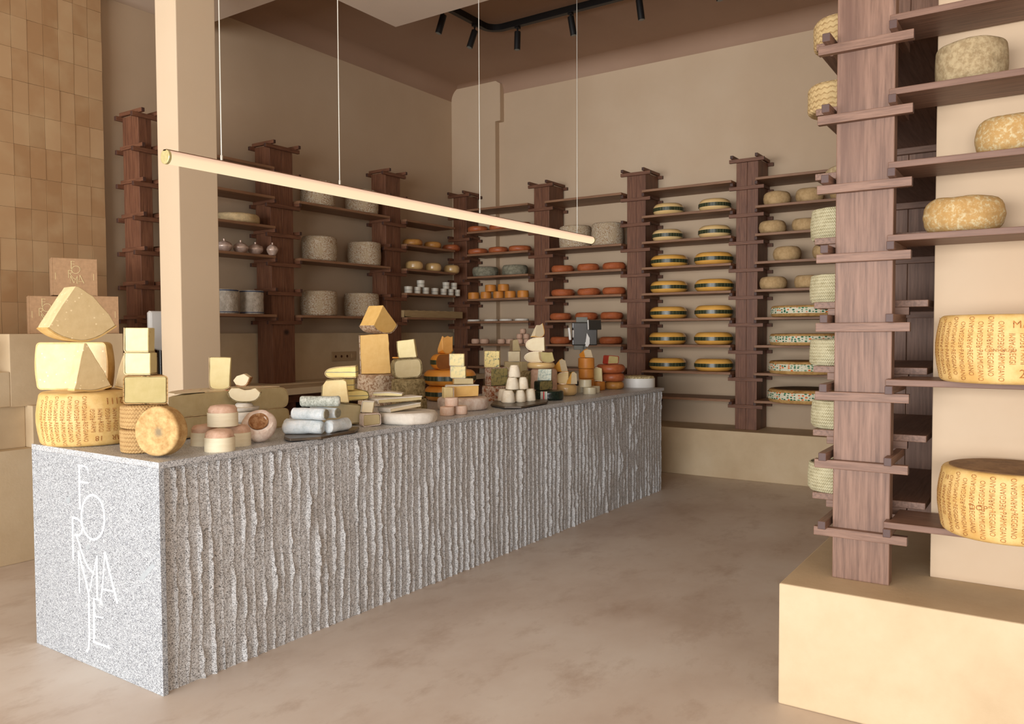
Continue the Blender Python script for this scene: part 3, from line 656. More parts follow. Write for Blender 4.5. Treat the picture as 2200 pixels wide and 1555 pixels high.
def prism(name, label, cat, S, pts, depth, mpaste, mrind=None, rind=(), d=0, z0=None, t=.005, back=(1, 1, 0, 0), amp=.0015, seed=1, group=None, bevel=.003, push=0, backrind=False, segs=7, absrot=None):
    """cut piece: its visible face is the outline pts (measured on the face's own plane through S), turned by d and going back by depth.
    rind = outline edges that carry rind; back = (scale x, scale z, shift x, shift z) of the far face"""
    rot = RL(sum(p[0] for p in pts)/len(pts))+d if absrot is None else absrot; B = Vector(S)+FWD*push
    wp = [onp(x, y, B, rot) for x, y in pts]
    ux = Vector((math.cos(rot), math.sin(rot), 0))
    loc2 = [((p-B).dot(ux), p.z) for p in wp]; zmin = min(q[1] for q in loc2); cx = sum(q[0] for q in loc2)/len(loc2)
    zb = zmin if z0 is None else z0
    out = [Vector((a-cx, b-zmin)) for a, b in loc2]
    if z0 is not None:                                    # keep the photographed top when the base is set by what it rests on
        ht = max(q[1] for q in loc2)-z0; k = ht/max(1e-6, max(q.y for q in out)); out = [Vector((q.x, q.y*k)) for q in out]
    area_ = sum(a.x*b.y-b.x*a.y for a, b in zip(out, out[1:]+out[:1]))
    flip = area_ < 0
    cur = [(p, i) for i, p in enumerate(out)]                # round the outline where rind meets rind
    for it in range(3):
        nx = []; L = len(cur)
        for i in range(L):
            p, e = cur[i]; pp, pe = cur[i-1]; q = cur[(i+1) % L][0]
            if e in rind and pe in rind:
                a, b = pp-p, q-p; cp = (.014 if len(out) > 5 else .005)/(it+1); ka = min(.25*a.length, cp); kb = min(.25*b.length, cp)
                nx.append((p+a.normalized()*ka, pe)); nx.append((p+b.normalized()*kb, e))
            else: nx.append((p, e))
        cur = nx
    fine = []; edge_of = []; L = len(cur)
    for i in range(L):
        (a, e), b = cur[i], cur[(i+1) % L][0]; m = max(1, int((b-a).length/.02))
        for j in range(m): fine.append(a.lerp(b, j/m)); edge_of.append(e)
    n = len(out); fz = min(p.y for p in fine)
    for p in fine: p.y -= fz
    N = len(fine); xs = [p.x for p in out]; c_ = Vector((sum(xs)/n, 0))
    def far(p, f_): sx, sz, dx, dz = back; return Vector((c_.x+(p.x-c_.x)*(1+(sx-1)*f_)+dx*f_, p.y*(1+(sz-1)*f_)+dz*f_))
    v = []; f = []
    for j in range(segs+1):
        for p in fine: q = far(p, j/segs); v.append((q.x, depth*j/segs, q.y))
    for j in range(segs):
        for i in range(N):
            k = (i+1) % N; f.append((j*N+i, j*N+k, (j+1)*N+k, (j+1)*N+i))
    f += [tuple(range(N)), tuple(range((segs+1)*N-1, segs*N-1, -1))]
    o = MB().add(v, f).build(name, mpaste, None, True, bevel, amp, 26, seed)
    if mrind and rind:
        mb = MB(); sgn = 1 if not flip else -1
        nrm_ = []
        for i in range(N):
            t_ = (fine[(i+1) % N]-fine[i-1]); t_ = t_.normalized() if t_.length > 1e-9 else Vector((1, 0)); nrm_.append(Vector((t_.y, -t_.x))*sgn)
        isr = [edge_of[i] in rind for i in range(N)]
        def nv(i):                                             # at the end of a rind run keep the run's own normal
            if isr[i] and isr[i-1]: return nrm_[i]
            k = i if isr[i] else i-1; t_ = (fine[(k+1) % N]-fine[k]).normalized(); return Vector((t_.y, -t_.x))*sgn
        for q0 in range(N):
            if not isr[q0]: continue
            q1 = (q0+1) % N
            for j in range(segs):
                vv = []
                for j2 in (j, j+1):
                    for k in (q0, q1):
                        p = fine[k]; w = far(p, j2/segs); yy = depth*j2/segs; yy = yy-.0015 if j2 == 0 else (yy+.0015 if j2 == segs else yy); nn = nv(k)
                        vv += [(w.x, yy, w.y), (w.x+nn.x*t, yy, w.y+nn.y*t)]
                ff = [(1, 3, 7, 5)]
                if j == 0: ff.append((0, 2, 3, 1))
                if j == segs-1: ff.append((4, 5, 7, 6))
                if not isr[q0-1]: ff.append((0, 1, 5, 4))
                if not isr[q1]: ff.append((2, 6, 7, 3))
                mb.add(vv, ff)
        if backrind:
            mb.add([(far(p, 1).x, depth+.0005, far(p, 1).y) for p in fine]+[(far(p, 1).x, depth+t, far(p, 1).y) for p in fine], [tuple(range(N)), tuple(range(2*N-1, N-1, -1))]+[(i, (i+1) % N, N+(i+1) % N, N+i) for i in range(N)])
        mb.build('rind', mrind, o, True)
    w0 = B+ux*cx; o.location = (w0.x, w0.y, zb); o.rotation_euler = (0, 0, rot)
    return tag(o, label, cat, group)
def rect(x0, y0, x1, y1): return [(x0, y1), (x1, y1), (x1, y0), (x0, y0)]     # edges: 0 bottom, 1 right, 2 top, 3 left
_txt = {}
def text_mesh(s, size=1.0, off=-.004):
    if s in _txt: return _txt[s]
    cu = bpy.data.curves.new('t', 'FONT'); cu.body = s; cu.size = size; cu.offset = off; cu.resolution_u = 2; cu.align_x = 'LEFT'; cu.fill_mode = 'FRONT'
    o = bpy.data.objects.new('t', cu); COL.objects.link(o); dg = bpy.context.evaluated_depsgraph_get(); dg.update()
    me = bpy.data.meshes.new_from_object(o.evaluated_get(dg)); bpy.data.objects.remove(o)
    # cut the long faces so that they can follow a curved rind
    bm = bmesh.new(); bm.from_mesh(me); bmesh.ops.triangulate(bm, faces=bm.faces)
    r = ([tuple(v.co) for v in bm.verts], [tuple(v.index for v in f.verts) for f in bm.faces]); bm.free()
    _txt[s] = r; return r
def parm_lettering(parent, r, h, bulge, e, ang0, ang1, flip=False, extra=()):
    """stamped columns of words round the rind; each word runs outward from the middle line"""
    mb = MB()
    def R(z): t = min(1, max(0, (z-e)/(h-2*e))); return r+bulge*math.sin(PI*t)+.0009
    def put(s, size, fn):
        v, f = text_mesh(s, 1.0); w = []
        for x, y, _ in v:
            a, z = fn(x*size, y*size)
            if flip: z = h-z; a = 2*amid-a
            rr = R(z); w.append((rr*math.cos(a), rr*math.sin(a), z))
        mb.add(w, f)
    amid = (ang0+ang1)/2; step = .0285/r; n = int((ang1-ang0)/step)
    cut = [q[1] for q in extra]
    for i in range(n):
        a = ang0+i*step; near = [q for q in extra if abs(a-q[1]) < q[2]]
        up, dn = ('PARMIGIANO', 'REGGIANO') if i % 2 else ('REGGIANO', 'PARMIGIANO')
        if near: up, dn = up[:5], dn[:5]
        sz = .0245*h/.23
        put('-'+up, sz, lambda x, y, a=a: (a-(y-.007)/r, h*.497+x*.70))
        put(dn, sz, lambda x, y, a=a: (a+(y-.007)/r, h*.497-x*.70))
    for s, a, _, z, size in extra: put(s, size, lambda x, y, a=a, z=z, s=s, size=size: (a+(x-size*.28*len(s))/r, z*h+y))
    return mb.build('stamped_lettering', M['parm_ink'], parent)
# ---------------------------------------------------------------- cheeses on the shelves
def on_right(k, xl, xr, off=.02, front=7.43):
    zt = ZR[k]+BT; X = 7.62
    for _ in range(6):
        P = onx((xl+xr)/2, 700, X); th = math.atan2(((xl+xr)/2-W/2), FPX); r = (xr-xl)*mpp(P)*math.cos(th)/2; X = front+off+r
    return Vector((X, P.y, zt)), r
def on_left(k, xl, xr, off=.015, front=5.65):
    zt = ZL[k]+BT; Y = 5.8
    for _ in range(6):
        P = ony((xl+xr)/2, 700, Y); th = math.atan2(((xl+xr)/2-W/2), FPX); r = (xr-xl)*mpp(P)*math.cos(th)/2; Y = front+off+r
    return Vector((P.x, Y, zt)), r
def px4(x): return 1320+x/2.429
def px3(x): return 950+x/3.24
def px2(x): return 620+x/2.7775
# green-banded wheels: pairs on seven shelves
proto = {}
G4 = [(200, 362, 436, 605), (195, 358, 435, 607), (188, 384, 415, 620), (185, 384, 418, 622), (184, 382, 418, 620), (180, 376, 417, 620), (179, 377, 417, 622)]
GT = ['top', 'second', 'third', 'fourth', 'fifth', 'sixth', 'seventh and lowest']
for i, q in enumerate(G4):
    for j in range(2):
        loc, r = on_right(7-i, px4(q[2*j]), px4(q[2*j+1])); small = i < 2
        h = (.118 if small else .122)*(1 if not (i == 3 or j) else 1.03)
        lab = '%s green-banded wheel, %s one of the %s pair%s' % ('smaller pale-waxed' if small else 'honey-waxed', ['left', 'right'][j], GT[i], '' if i in (0, 6) else ' from the top')
        key = (small, round(r, 2))
        if key not in proto:
            o = wheel('round_cheese', lab, 'cheese wheel', loc, r, h, M['gold_pale_rind' if small else 'gold_rind'], e=h*.46, bulge=0, amp=.002, seed=i, group='green-banded waxed cheese wheels')
            ring('label_band', M['green_band'], o, r+.001, h*.33, h*.62); o.rotation_euler.z = i; proto[key] = o
        else: dup(proto[key], lab, loc, i*1.3+j)
# tan natural wheels
T4 = [(7, [(772, 915), (940, 1086), (1118, 1262)]), (6, [(753, 893), (922, 1062)]), (5, [(826, 971), (1030, 1175)]), (4, [(757, 897), (936, 1075), (1128, 1268)])]
for i, (k, L) in enumerate(T4):
    for j, (a, b) in enumerate(L):
        loc, r = on_right(k, px4(a), px4(b)); hh = [.125, .118, .13, .118][i]
        o = wheel('round_cheese', 'tan natural-rind wheel, %s on the %s shelf of its bay' % (['leftmost', 'second from left', 'third from left'][j], ORD[i+1]), 'cheese wheel', loc, r, hh, M['tomme'], e=hh*.36, bulge=.003, amp=.006, fr=9, seed=i*5+j, group='tan natural-rind wheels')
for i, (k, a, b, h) in enumerate([(3, 816, 1190, .10), (2, 811, 1186, .105), (1, 808, 1186, .115), (0, 805, 1200, .12)]):
    loc, r = on_right(k, px4(a), px4(b), .0)
    for _ in range(4): P_ = onx((px4(a)+px4(b))/2, 700, 7.872-r); r = (px4(b)-px4(a))*mpp(P_)*math.cos(math.atan2((px4(a)+px4(b))/2-W/2, FPX))/2
    loc = Vector((7.866-r, P_.y, loc.z))
    o = wheel('round_cheese', 'wide flat wheel with printed green and orange band, %s of four' % ['topmost', 'second from top', 'third from top', 'lowest'][i], 'cheese wheel', loc, r, h, [M['comte_rind']], e=.02, bulge=.006, amp=.0015, group='printed-band wheels')
    ring('printed_band', M['print_band'], o, r+.0065, h*.28, h*.80, .002, 96)
    if i in (1, 3): MB().lathe([(0, h), (r*.86, h), (r*.86, h+.002), (0, h+.002)], 60).build('top_rind', M['comte_top'], o, True)
    o.rotation_euler.z = i
# red and ochre wheels, two drums
for i, (a, b) in enumerate([(818, 1040), (1042, 1262)]):
    loc, r = on_right(6, px3(a), px3(b), .01)
    wheel('cheese_drum', ['tall clothbound drum shelved behind the end of the tube lamp, left of two', 'tall clothbound drum touching the timber post, right of two'][i], 'cheese wheel', loc, r, .235, M['clothbound'], e=.02, bulge=.004, amp=.004, seed=i, group='clothbound drums')
for i, (k, L) in enumerate([(5, [(760, 920), (940, 1095), (1115, 1280)]), (4, [(762, 924), (942, 1103), (1115, 1280)]), (3, [(752, 902), (925, 1085), (1100, 1262)]), (2, [(752, 900), (930, 1080), (1095, 1255)])]):
    for j, (a, b) in enumerate(L):
        loc, r = on_right(k, px3(a), px3(b), .02)
        if k < 4: loc.z += .001
        w = ['upper of four rows', 'second of four rows', 'row level with the scale top', 'row level with the scale base'][i]
        wheel('round_cheese', 'brick-red flat wheel, %s in the %s of its bay' % (['left', 'middle', 'right'][j], w), 'cheese wheel', loc, r, .078, M['red_rind'], e=.034, bulge=.002, amp=.006, fr=10, seed=i*7+j, group='brick-red flat wheels')
for i, (k, L) in enumerate([(7, [(180, 328), (328, 478), (480, 626)]), (6, [(180, 323), (323, 467), (460, 628)])]):
    for j, (a, b) in enumerate(L):
        loc, r = on_right(k, px3(a), px3(b), .02)
        wheel('round_cheese', 'brick-red wheel by the corner post, %s of three, %s row' % (['left', 'middle', 'right'][j], ['upper', 'lower'][i]), 'cheese wheel', loc, r*.97, .07, M['red_rind'], e=.03, amp=.007, fr=10, seed=30+i*7+j, group='brick-red wheels by the corner')
for i, (a, b) in enumerate([(213, 395), (418, 600)]):
    loc, r = on_right(5, px3(a), px3(b), .02)
    wheel('round_cheese', ['grey mould-rinded wheel, left of two above the small orange cheeses', 'grey mould-rinded wheel, right of two above the small orange cheeses'][i], 'cheese wheel', loc, r*.97, .115, M['grey_mould'], e=.03, bulge=.004, amp=.005, seed=i, group='grey mould wheels')
for i, (a, b, up) in enumerate([(180, 263, 0), (267, 345, 0), (355, 433, 0), (435, 515, 0), (523, 605, 0), (295, 375, 1), (384, 465, 1)]):
    loc, r = on_right(4, px3(a), px3(b), .03); r *= .96
    if up: loc.z += .0805; loc.x += .01
    n5 = ['first', 'second', 'third', 'fourth', 'fifth']
    wheel('small_cheese', 'small orange drum cheese, %s' % ('%s from left in the lower row' % n5[i] if not up else '%s of two on top of the row' % ['left', 'right'][i-5]), 'cheese', loc, r, .08, M['caramel'], e=.008, bulge=.002, amp=.001, group='small orange drum cheeses')
for i, (a, b) in enumerate([(175, 270), (290, 395), (397, 495), (502, 605)]):
    loc, r = on_right(3, px3(a), px3(b), .03)
    wheel('flat_cheese', 'thin flat white cheese, %s from left on its shelf' % ['first', 'second', 'third', 'fourth'][i], 'cheese', loc, r*.97, .024, M['white_rind'], e=.009, amp=.002, seed=i, group='thin flat white cheeses')
for i, (a, b, up) in enumerate([(202, 262, 0), (262, 328, 0), (383, 442, 0), (442, 508, 0), (516, 566, 0), (567, 615, 0), (516, 563, 1), (563, 610, 1), (540, 585, 2)]):
    loc, r = on_right(2, px3(a), px3(b), .03); r *= .95
    loc.z += up*.0565
    nm = ['far left', 'second from left', 'third from left', 'fourth from left', 'lower left of the little pyramid', 'lower right of the little pyramid', 'middle left of the little pyramid', 'middle right of the little pyramid', 'peak of the little pyramid'][i]
    wheel('small_cheese', 'small rosy wrapped cheese, %s' % nm, 'cheese', loc, r, .056, M['pink_rind'], e=.012, bulge=.002, amp=.0015, seed=i, group='small rosy wrapped cheeses')
# left wall
for i, (k, L, h) in enumerate([(7, [(80, 288), (345, 545)], .235), (5, [(80, 298), (355, 558)], .235), (3, [(68, 295), (330, 543)], .235)]):
    for j, (a, b) in enumerate(L):
        loc, r = on_left(k, px2(a), px2(b), .0); r *= .97
        wheel('cheese_drum', 'mottled grey-white drum on the %s shelf behind the lamp, %s one' % (['upper', 'middle', 'lower'][i], ['left', 'right'][j]), 'cheese wheel', loc, r, h, M['clothbound'], e=.018, bulge=.004, amp=.005, seed=i*3+j, group='mottled drums on the dark shelves')
for i, (k, L, m_, nm) in enumerate([(6, [(680, 808), (810, 920), (915, 1030)], ['ochre_rind', 'ochre_rind', 'red_rind'], 'ochre'), (5, [(697, 808), (815, 917), (925, 1025)], ['waxed_cream']*3, 'glossy')]):
    for j, (a, b) in enumerate(L):
        loc, r = on_left(k, px2(a), px2(b), .02)
        lab = ['ochre wheel leftmost on its shelf by the corner', 'ochre wheel between an ochre and a red wheel', 'red wrapped wheel at the corner end of the ochre row', 'glossy cream-waxed wheel, left of three', 'glossy cream-waxed wheel, middle of three', 'glossy cream-waxed wheel, right of three'][i*3+j]
        wheel('round_cheese', lab, 'cheese wheel', loc, r*.94, [.075, .098][i], M[m_[j]], e=[.034, .036][i], amp=[.006, .002][i], fr=10, seed=j, group=['ochre and red wheels', 'glossy cream wheels'][i])
cups = [(688, 745, 0), (748, 793, 0), (797, 843, 0), (850, 898, 0), (905, 948, 0), (949, 989, 0), (990, 1027, 0), (765, 818, 1), (918, 965, 1), (966, 1010, 1)]
for i, (a, b, up) in enumerate(cups):
    loc, r = on_left(4, px2(a), px2(b), .05); r *= .93; loc.z += up*.0755
    lab = 'white ceramic cup, %s' % (['first', 'second', 'third', 'fourth', 'fifth', 'sixth', 'seventh'][i]+' from left in the bottom row' if not up else ['alone on top at the left', 'upper left of the right-hand pair', 'upper right of the right-hand pair'][i-7])
    if i == 0:
        c0 = MB().lathe([(0, 0), (.9*r, 0), (.92*r, .002), (r, .07), (r*1.01, .075), (r*.93, .075), (r*.86, .01), (0, .008)], 28).build('cup', M['cup'], None, True); place(c0, loc); tag(c0, lab, 'cup', 'white ceramic cups')
        MB().lathe([(0, .066), (r*.92, .066), (r*.92, .069), (0, .070)], 24).build('cheese_filling', M['cream_rind'], c0, True); r0 = r
        ring('printed_line', M['grey_plastic'], c0, r*.96, .034, .038, .002, 28)
    else: q = dup(c0, lab, loc, i); q.scale = (r/r0, r/r0, 1)
A, B = ony(px2(682), 665, 5.70), ony(px2(1030), 665, 5.70); zt = ZL[3]+BT
tr = MB(); tr.box(A.x, B.x, 5.68, 5.90, zt, zt+.012); tr.box(A.x, B.x, 5.68, 5.692, zt, zt+.075); tr.box(A.x, B.x, 5.888, 5.90, zt, zt+.075); tr.box(A.x, A.x+.012, 5.68, 5.90, zt, zt+.075); tr.box(B.x-.012, B.x, 5.68, 5.90, zt, zt+.075)
o = tr.build('wooden_tray', M['tray'], bevel=.002); tag(o, 'long pale wooden tray on the shelf below the white cups', 'tray')
for i in range(8):
    xx = A.x+.06+(B.x-A.x-.12)*i/7; MB().lathe([(0, zt+.012), (.034, zt+.012), (.038, zt+.06), (.02, zt+.082), (0, zt+.082)], 16).build('cheese_filling', M['cream_rind'], o, True).data.transform(Matrix.Translation((xx, 5.79, 0)))
# between pillar and first dark post
loc, r = on_left(6, 458, 565, .0); wheel('round_cheese', 'pale yellow-grey flat wheel right of the pillar, on the upper stocked shelf', 'cheese wheel', loc, r*.95, .085, M['cream_rind'], e=.03, amp=.003)
for i, (a, b) in enumerate([(466, 503), (503, 537), (537, 571), (570, 602)]):
    loc, r = on_left(5, a, b, .03); hh = .098
    if i == 3: r *= .76; P_ = ony(586, 548, 5.662); loc = Vector((P_.x-.004, 5.662, loc.z))
    if i == 2: loc.x -= .012
    o = MB().lathe([(0, 0), (r*.55, 0), (r*.9, hh*.28), (r, hh*.45), (r*1.02, hh*.5), (r, hh*.55), (r*.85, hh*.75), (r*.4, hh*.92), (r*.12, hh*.97), (r*.14, hh*1.12), (0, hh*1.14)], 30).build('wrapped_cheese', M['foil_ball'], None, True, 0, .004, 30, i)
    place(o, loc); tag(o, 'round shiny wrapped cheese with a knotted top, %s from the pillar' % ['first', 'second', 'third', 'fourth'][i], 'cheese', 'wrapped round cheeses'); o.rotation_euler.z = i
for i, (a, b) in enumerate([(452, 514.5), (515, 569)]):
    loc, r = on_left(3, a, b, .0); r *= .94; h = .205
    o = wheel('foil_drum', ['foil-wrapped drum with blue edges, partly behind the pillar', 'foil-wrapped drum with blue edges, clear of the pillar'][i], 'cheese wheel', loc, r, h, M['foil'], e=.006, amp=.003, fr=30, seed=i, group='foil-wrapped drums')
    ring('blue_edge', M['blue_edge'], o, r+.002, h-.014, h-.006, .003); ring('blue_edge', M['blue_edge'], o, r+.002, .012, .018, .003)
# near unit: large wheels
def on_near(k, xl, xr, off=.015): 
    zt = ZN[k]+BT; X = 3.3
    for _ in range(8):
        P = onx((xl+xr)/2, 700, X); th = math.atan2(((xl+xr)/2-W/2), FPX); r = (xr-xl)*mpp(P)*math.cos(th)/2; X = 3.12+off+r
    return Vector((min(X, 3.385-r) if r < .13 else X, P.y, zt)), r
loc, r = on_near(6, 2000, 2153); loc.x = 3.372-r; wheel('round_cheese', 'tall grey straw-rind wheel on the upper near shelf', 'cheese wheel', loc, r, .145, M['tomme_grey'], e=.022, bulge=.004, amp=.004, seed=2)
loc, r = on_near(5, 2088, 2236); loc.x = 3.372-r; wheel('round_cheese', 'golden mottled wheel cut by the picture edge', 'cheese wheel', loc, r, .135, M['tomme_gold'], e=.045, bulge=.003, amp=.005, seed=5)
loc, r = on_near(4, 1979, 2154); loc.x = 3.372-r; wheel('round_cheese', 'golden mottled wheel right of the nearest post, above the stamped wheels', 'cheese wheel', loc, r, .125, M['tomme_gold'], e=.05, bulge=.003, amp=.005, seed=8)
def parm_wheel(label, loc, r, h, bulge, a0, a1, flip=False, extra=(), top=True, mat='parm_rind'):
    o = wheel('stamped_cheese', label, 'cheese wheel', loc, r, h, M[mat], e=.022, bulge=bulge, amp=.0015, fr=6, group='large stamped hard-cheese wheels', n=96)
    if top: MB().lathe([(0, h+.0006), (r-.024, h+.0006), (r-.024, h+.002), (0, h+.002)], 72).build('top_face', M['parm_top'], o, True)
    parm_lettering(o, r, h, bulge, .022, a0, a1, flip, extra); return o
# the two stamped wheels stand a little proud of their boards
yc = onx(2216, 700, 3.30).y
P1 = Vector((3.12-.005+.205-.05, 0, ZN[2]+BT))
th = ROT0-PI/2
def parm_near(k, xl, label, h, flip, extra, top, a0, a1):
    z = ZN[k]+BT; r = .20; X = 3.168
    L = onx(xl, 745 if k else 1060, X); c = Vector((X-.0, L.y-(r+.012)*.98, z))
    return parm_wheel(label, c, r, h, .012, a0, a1, flip, extra, top)
parm_near(2, 2012, 'large gold wheel stamped MAR 18 2111 on the near shelf', .225, False, [('MAR', PI+.26, .16, .80, .034), ('18', PI+.74, .14, .80, .034), ('2111', PI+.44, .25, .10, .040), ('CONSORZIO', PI-.06, .0, .47, .014)], False, PI*.54, PI*1.5)
parm_near(0, 2016, 'large gold wheel with brown top on the lowest near shelf', .225, False, [('DOP', PI-.38, .0, .47, .026), ('18', PI-1.0, .07, .82, .022)], True, PI*.54, PI+.42)
# straw-moulded cheeses on the boards seen end-on
bz = lambda k: ZN[k]+.0765+.026
for i, (k, xl, h, kind) in enumerate([(7, 1745, .115, 'z'), (6, 1734, .115, 'z'), (5, 1771, .075, 'g'), (4, 1743, .125, 'b'), (3, 1742, .115, 'b'), (2, 1743, .108, 'b'), (1, 1747, .115, 'b'), (0, 1741, .115, 'b')]):
    r = .115; X = [3.50, 3.50, 3.7, 3.50, 3.50, 3.52, 3.50, 3.48][i]; L = onx(xl, 600, X); loc = Vector((X, L.y-r*1.0, bz(k)))
    if kind == 'b':
        o = MB().lathe([(0, 0), (r*.92, 0), (r, .012), (r*1.02, h*.5), (r*.97, h-.004), (r*.90, h), (r*.88, h-.012), (0, h-.016)], 56).build('straw_mould', M['braid'], None, True, 0, .003, 25, i); place(o, loc, (0, 0, i*1.1))
        tag(o, 'braided straw mould with white cheese by the nearest post, %s of five' % ['topmost', 'second from top', 'middle one', 'second from bottom', 'lowest'][i-3], 'cheese mould', 'braided straw moulds')
        MB().lathe([(0, h-.018), (r*.87, h-.014), (r*.87, h-.009), (0, h-.007)], 40).build('cheese_filling', M['white_rind'], o, True)
    else:
        wheel('round_cheese', ['zigzag-rinded wheel at the top, half behind the nearest post', 'zigzag-rinded wheel second from the top, half behind the nearest post', 'small grey wheel peeping out left of the nearest post'][i], 'cheese wheel', loc, r, h, M['zigzag_far' if kind == 'z' else 'tomme_grey'], e=.02 if kind == 'z' else .03, amp=.003, seed=i)
# ---------------------------------------------------------------- counter display
def base(x, y, z=CZ): return onz(x, y, z)
def wheel_at(name, label, cat, x0, x1, ybot, ytop, mat, z=CZ, S=None, e=.012, bulge=0, amp=.003, seed=0, group=None, k=1.0, tr=None, n=44, push=0, fr=14, h=None):
    """wheel whose left and right silhouette are x0,x1; on the counter its front foot is at ybot, in a stack S gives its middle"""
    xm = (x0+x1)/2
    if S is None:
        Pf = onz(xm, ybot, z); th = math.atan2(xm-W/2, FPX); D = Vector((Pf.x, Pf.y, 0)); r = (x1-x0)*mpp(Pf)*math.cos(th)/2
        r = r*(1+r/D.length); c = Vector((Pf.x, Pf.y, z))+D.normalized()*r
    else:
        B = Vector(S)+FWD*push; c = onp(xm, ytop, B, ROT0); th = math.atan2(xm-W/2, FPX); r = (x1-x0)*mpp(c)*math.cos(th)/2; c.z = z
    top = onp(xm, ytop, Vector((c.x, c.y, 0)), ROT0).z; D = math.hypot(c.x, c.y)
    hh = top-z
    if top < HC: hh -= (HC-top)/D*r*.8
    hh = h or hh; r *= k
    o = wheel(name, label, cat, c, r, hh, mat, e=min(e, hh*.47), bulge=bulge, amp=amp, seed=seed, group=group, tr=(tr*r if tr else None), n=n, fr=fr)
    o['h'] = 0; del o['h']; return o, c, r, hh, z+hh
# --- A: stamped wheel with broken wedges piled on it
rA = .208; Pf = onz(152, 962.5, CZ); DA = Vector((Pf.x, Pf.y, 0)).normalized(); Lft = onp(73, 900, Pf+DA*rA, ROT0)
cA = Vector((Lft.x, Lft.y, CZ))+RGT*(rA+.010); cA = Vector((max(cA.x, 1.755+.19), cA.y, CZ)); hA = .232
aV = math.atan2(-cA.y, -cA.x)            # direction from the wheel towards the viewer
amid_ = aV+.12
parm_wheel('large gold stamped wheel standing on the counter corner, cut pieces piled on it', cA, rA, hA, .012, aV-1.35, aV+1.25, True, [('MAR', aV-.66, .13, .80, .033), ('18', aV-.22, .14, .80, .033), ('2111', aV-.52, .22, .10, .040)], False)
zA = CZ+hA
cA2 = onp(154, 840, Vector((cA.x, cA.y, 0))+FWD*.035, ROT0); cA2.z = zA
n2 = RL(154)-PI/2+math.radians(-35)
o = sector('half_cheese', 'half of a gold wheel with pale cut face, lying on the stamped wheel', 'cheese', cA2, .172, .218, n2+PI/2, n2+1.5*PI, M['parm_paste'], M['parm_rind'], e=.022, bulge=.008, t=.007)
A3S = cA+FWD*-.18
prism('cheese_wedge', 'upright broken wedge with rough left side leaning on the pale half wheel', 'cheese', A3S, [(160, 834), (200, 837), (239, 826), (226, 800), (206, 768), (187, 736), (180, 736), (172, 772), (165, 808)], .05, M['parm_paste'], M['parm_rind'], (0, 1), d=.45, z0=zA+.008, t=.007, back=(.9, 1, -.012, 0), amp=.003)
prism('cheese_wedge', 'gold-rinded wedge at the back, leaning beside the stacked cut blocks', 'cheese', cA+FWD*.0+RGT*.0, [(247, 826), (266, 832), (292, 826), (286, 800), (280, 752), (268, 754), (255, 790)], .05, M['parm_paste'], M['parm_rind'], (0, 1), d=-.1, z0=zA+.008, t=.007)
zA2 = zA+.227
prism('cheese_wedge', 'large fan-shaped wedge crowning the pile at the counter corner', 'cheese', cA2+FWD*-.085, [(103, 690), (122, 703), (150, 712), (180, 716), (212, 708), (249, 687), (236, 668), (200, 632), (170, 614), (161, 613), (132, 650)], .115, M['parm_paste'], M['parm_rind'], (0, 1, 2, 3, 4), d=.40, z0=zA2, t=.007, amp=.0025)
# --- B: zigzag wheels with cut blocks, one wheel leaning in front
o, cB, rB, h1, z1 = wheel_at('round_cheese', 'lower of two stacked wheels with zigzag rind near the counter edge', 'cheese wheel', 258, 364, 975, 922, M['zigzag_rind'], e=.014, amp=.003, group='zigzag-rinded wheels', h=.098)
o, *_ , z2 = wheel_at('round_cheese', 'upper of two stacked wheels with zigzag rind near the counter edge', 'cheese wheel', 257, 363, 0, 864, M['zigzag_rind'], z1, cB, e=.014, amp=.003, seed=2, group='zigzag-rinded wheels')
o.rotation_euler.z = 1
Bf = cB-FWD*.075
o = prism('cheese_block', 'wide olive-yellow cut half wheel below two square blocks', 'cheese', Bf, rect(267, 809, 358, 865), .12, M['olive_paste'], M['zigzag_rind'], (0, 1, 2, 3), d=-.02, z0=z2+.005, t=.005, back=(.8, 1, 0, 0), amp=.002); z3 = z2+.005+max(v.co.z for v in o.data.vertices)+.008
o = prism('cheese_block', 'square pale yellow block, lower of two on the olive half wheel', 'cheese', Bf, rect(268, 758, 323, 809), .09, M['pale_paste'], M['cream_rind'], (0, 3), d=-.30, z0=z3+.002, t=.004, amp=.0015); z4 = z3+.002+max(v.co.z for v in o.data.vertices)
o = prism('cheese_block', 'square pale yellow block, topmost beside the white pillar', 'cheese', Bf, rect(268, 704, 319, 757), .09, M['pale_paste'], M['cream_rind'], (0, 3), d=-.28, z0=z4+.005, t=.004, amp=.0015, seed=4)
rL = .098; Pd = onz(348, 982, CZ); tilt = math.radians(80); c0 = Pd+FWD*.03
o = wheel('round_cheese', 'round tan wheel leaning on its edge against the stacked zigzag wheels', 'cheese wheel', (0, 0, 0), rL, .07, [M['disc_rind']], e=.012, amp=.002, seed=3)
o.rotation_euler = (math.radians(86), 0, ROT0+math.radians(-12)); o.location = c0+Vector((0, 0, rL*math.sin(math.radians(86))+.002))-RGT*.0+FWD*.02
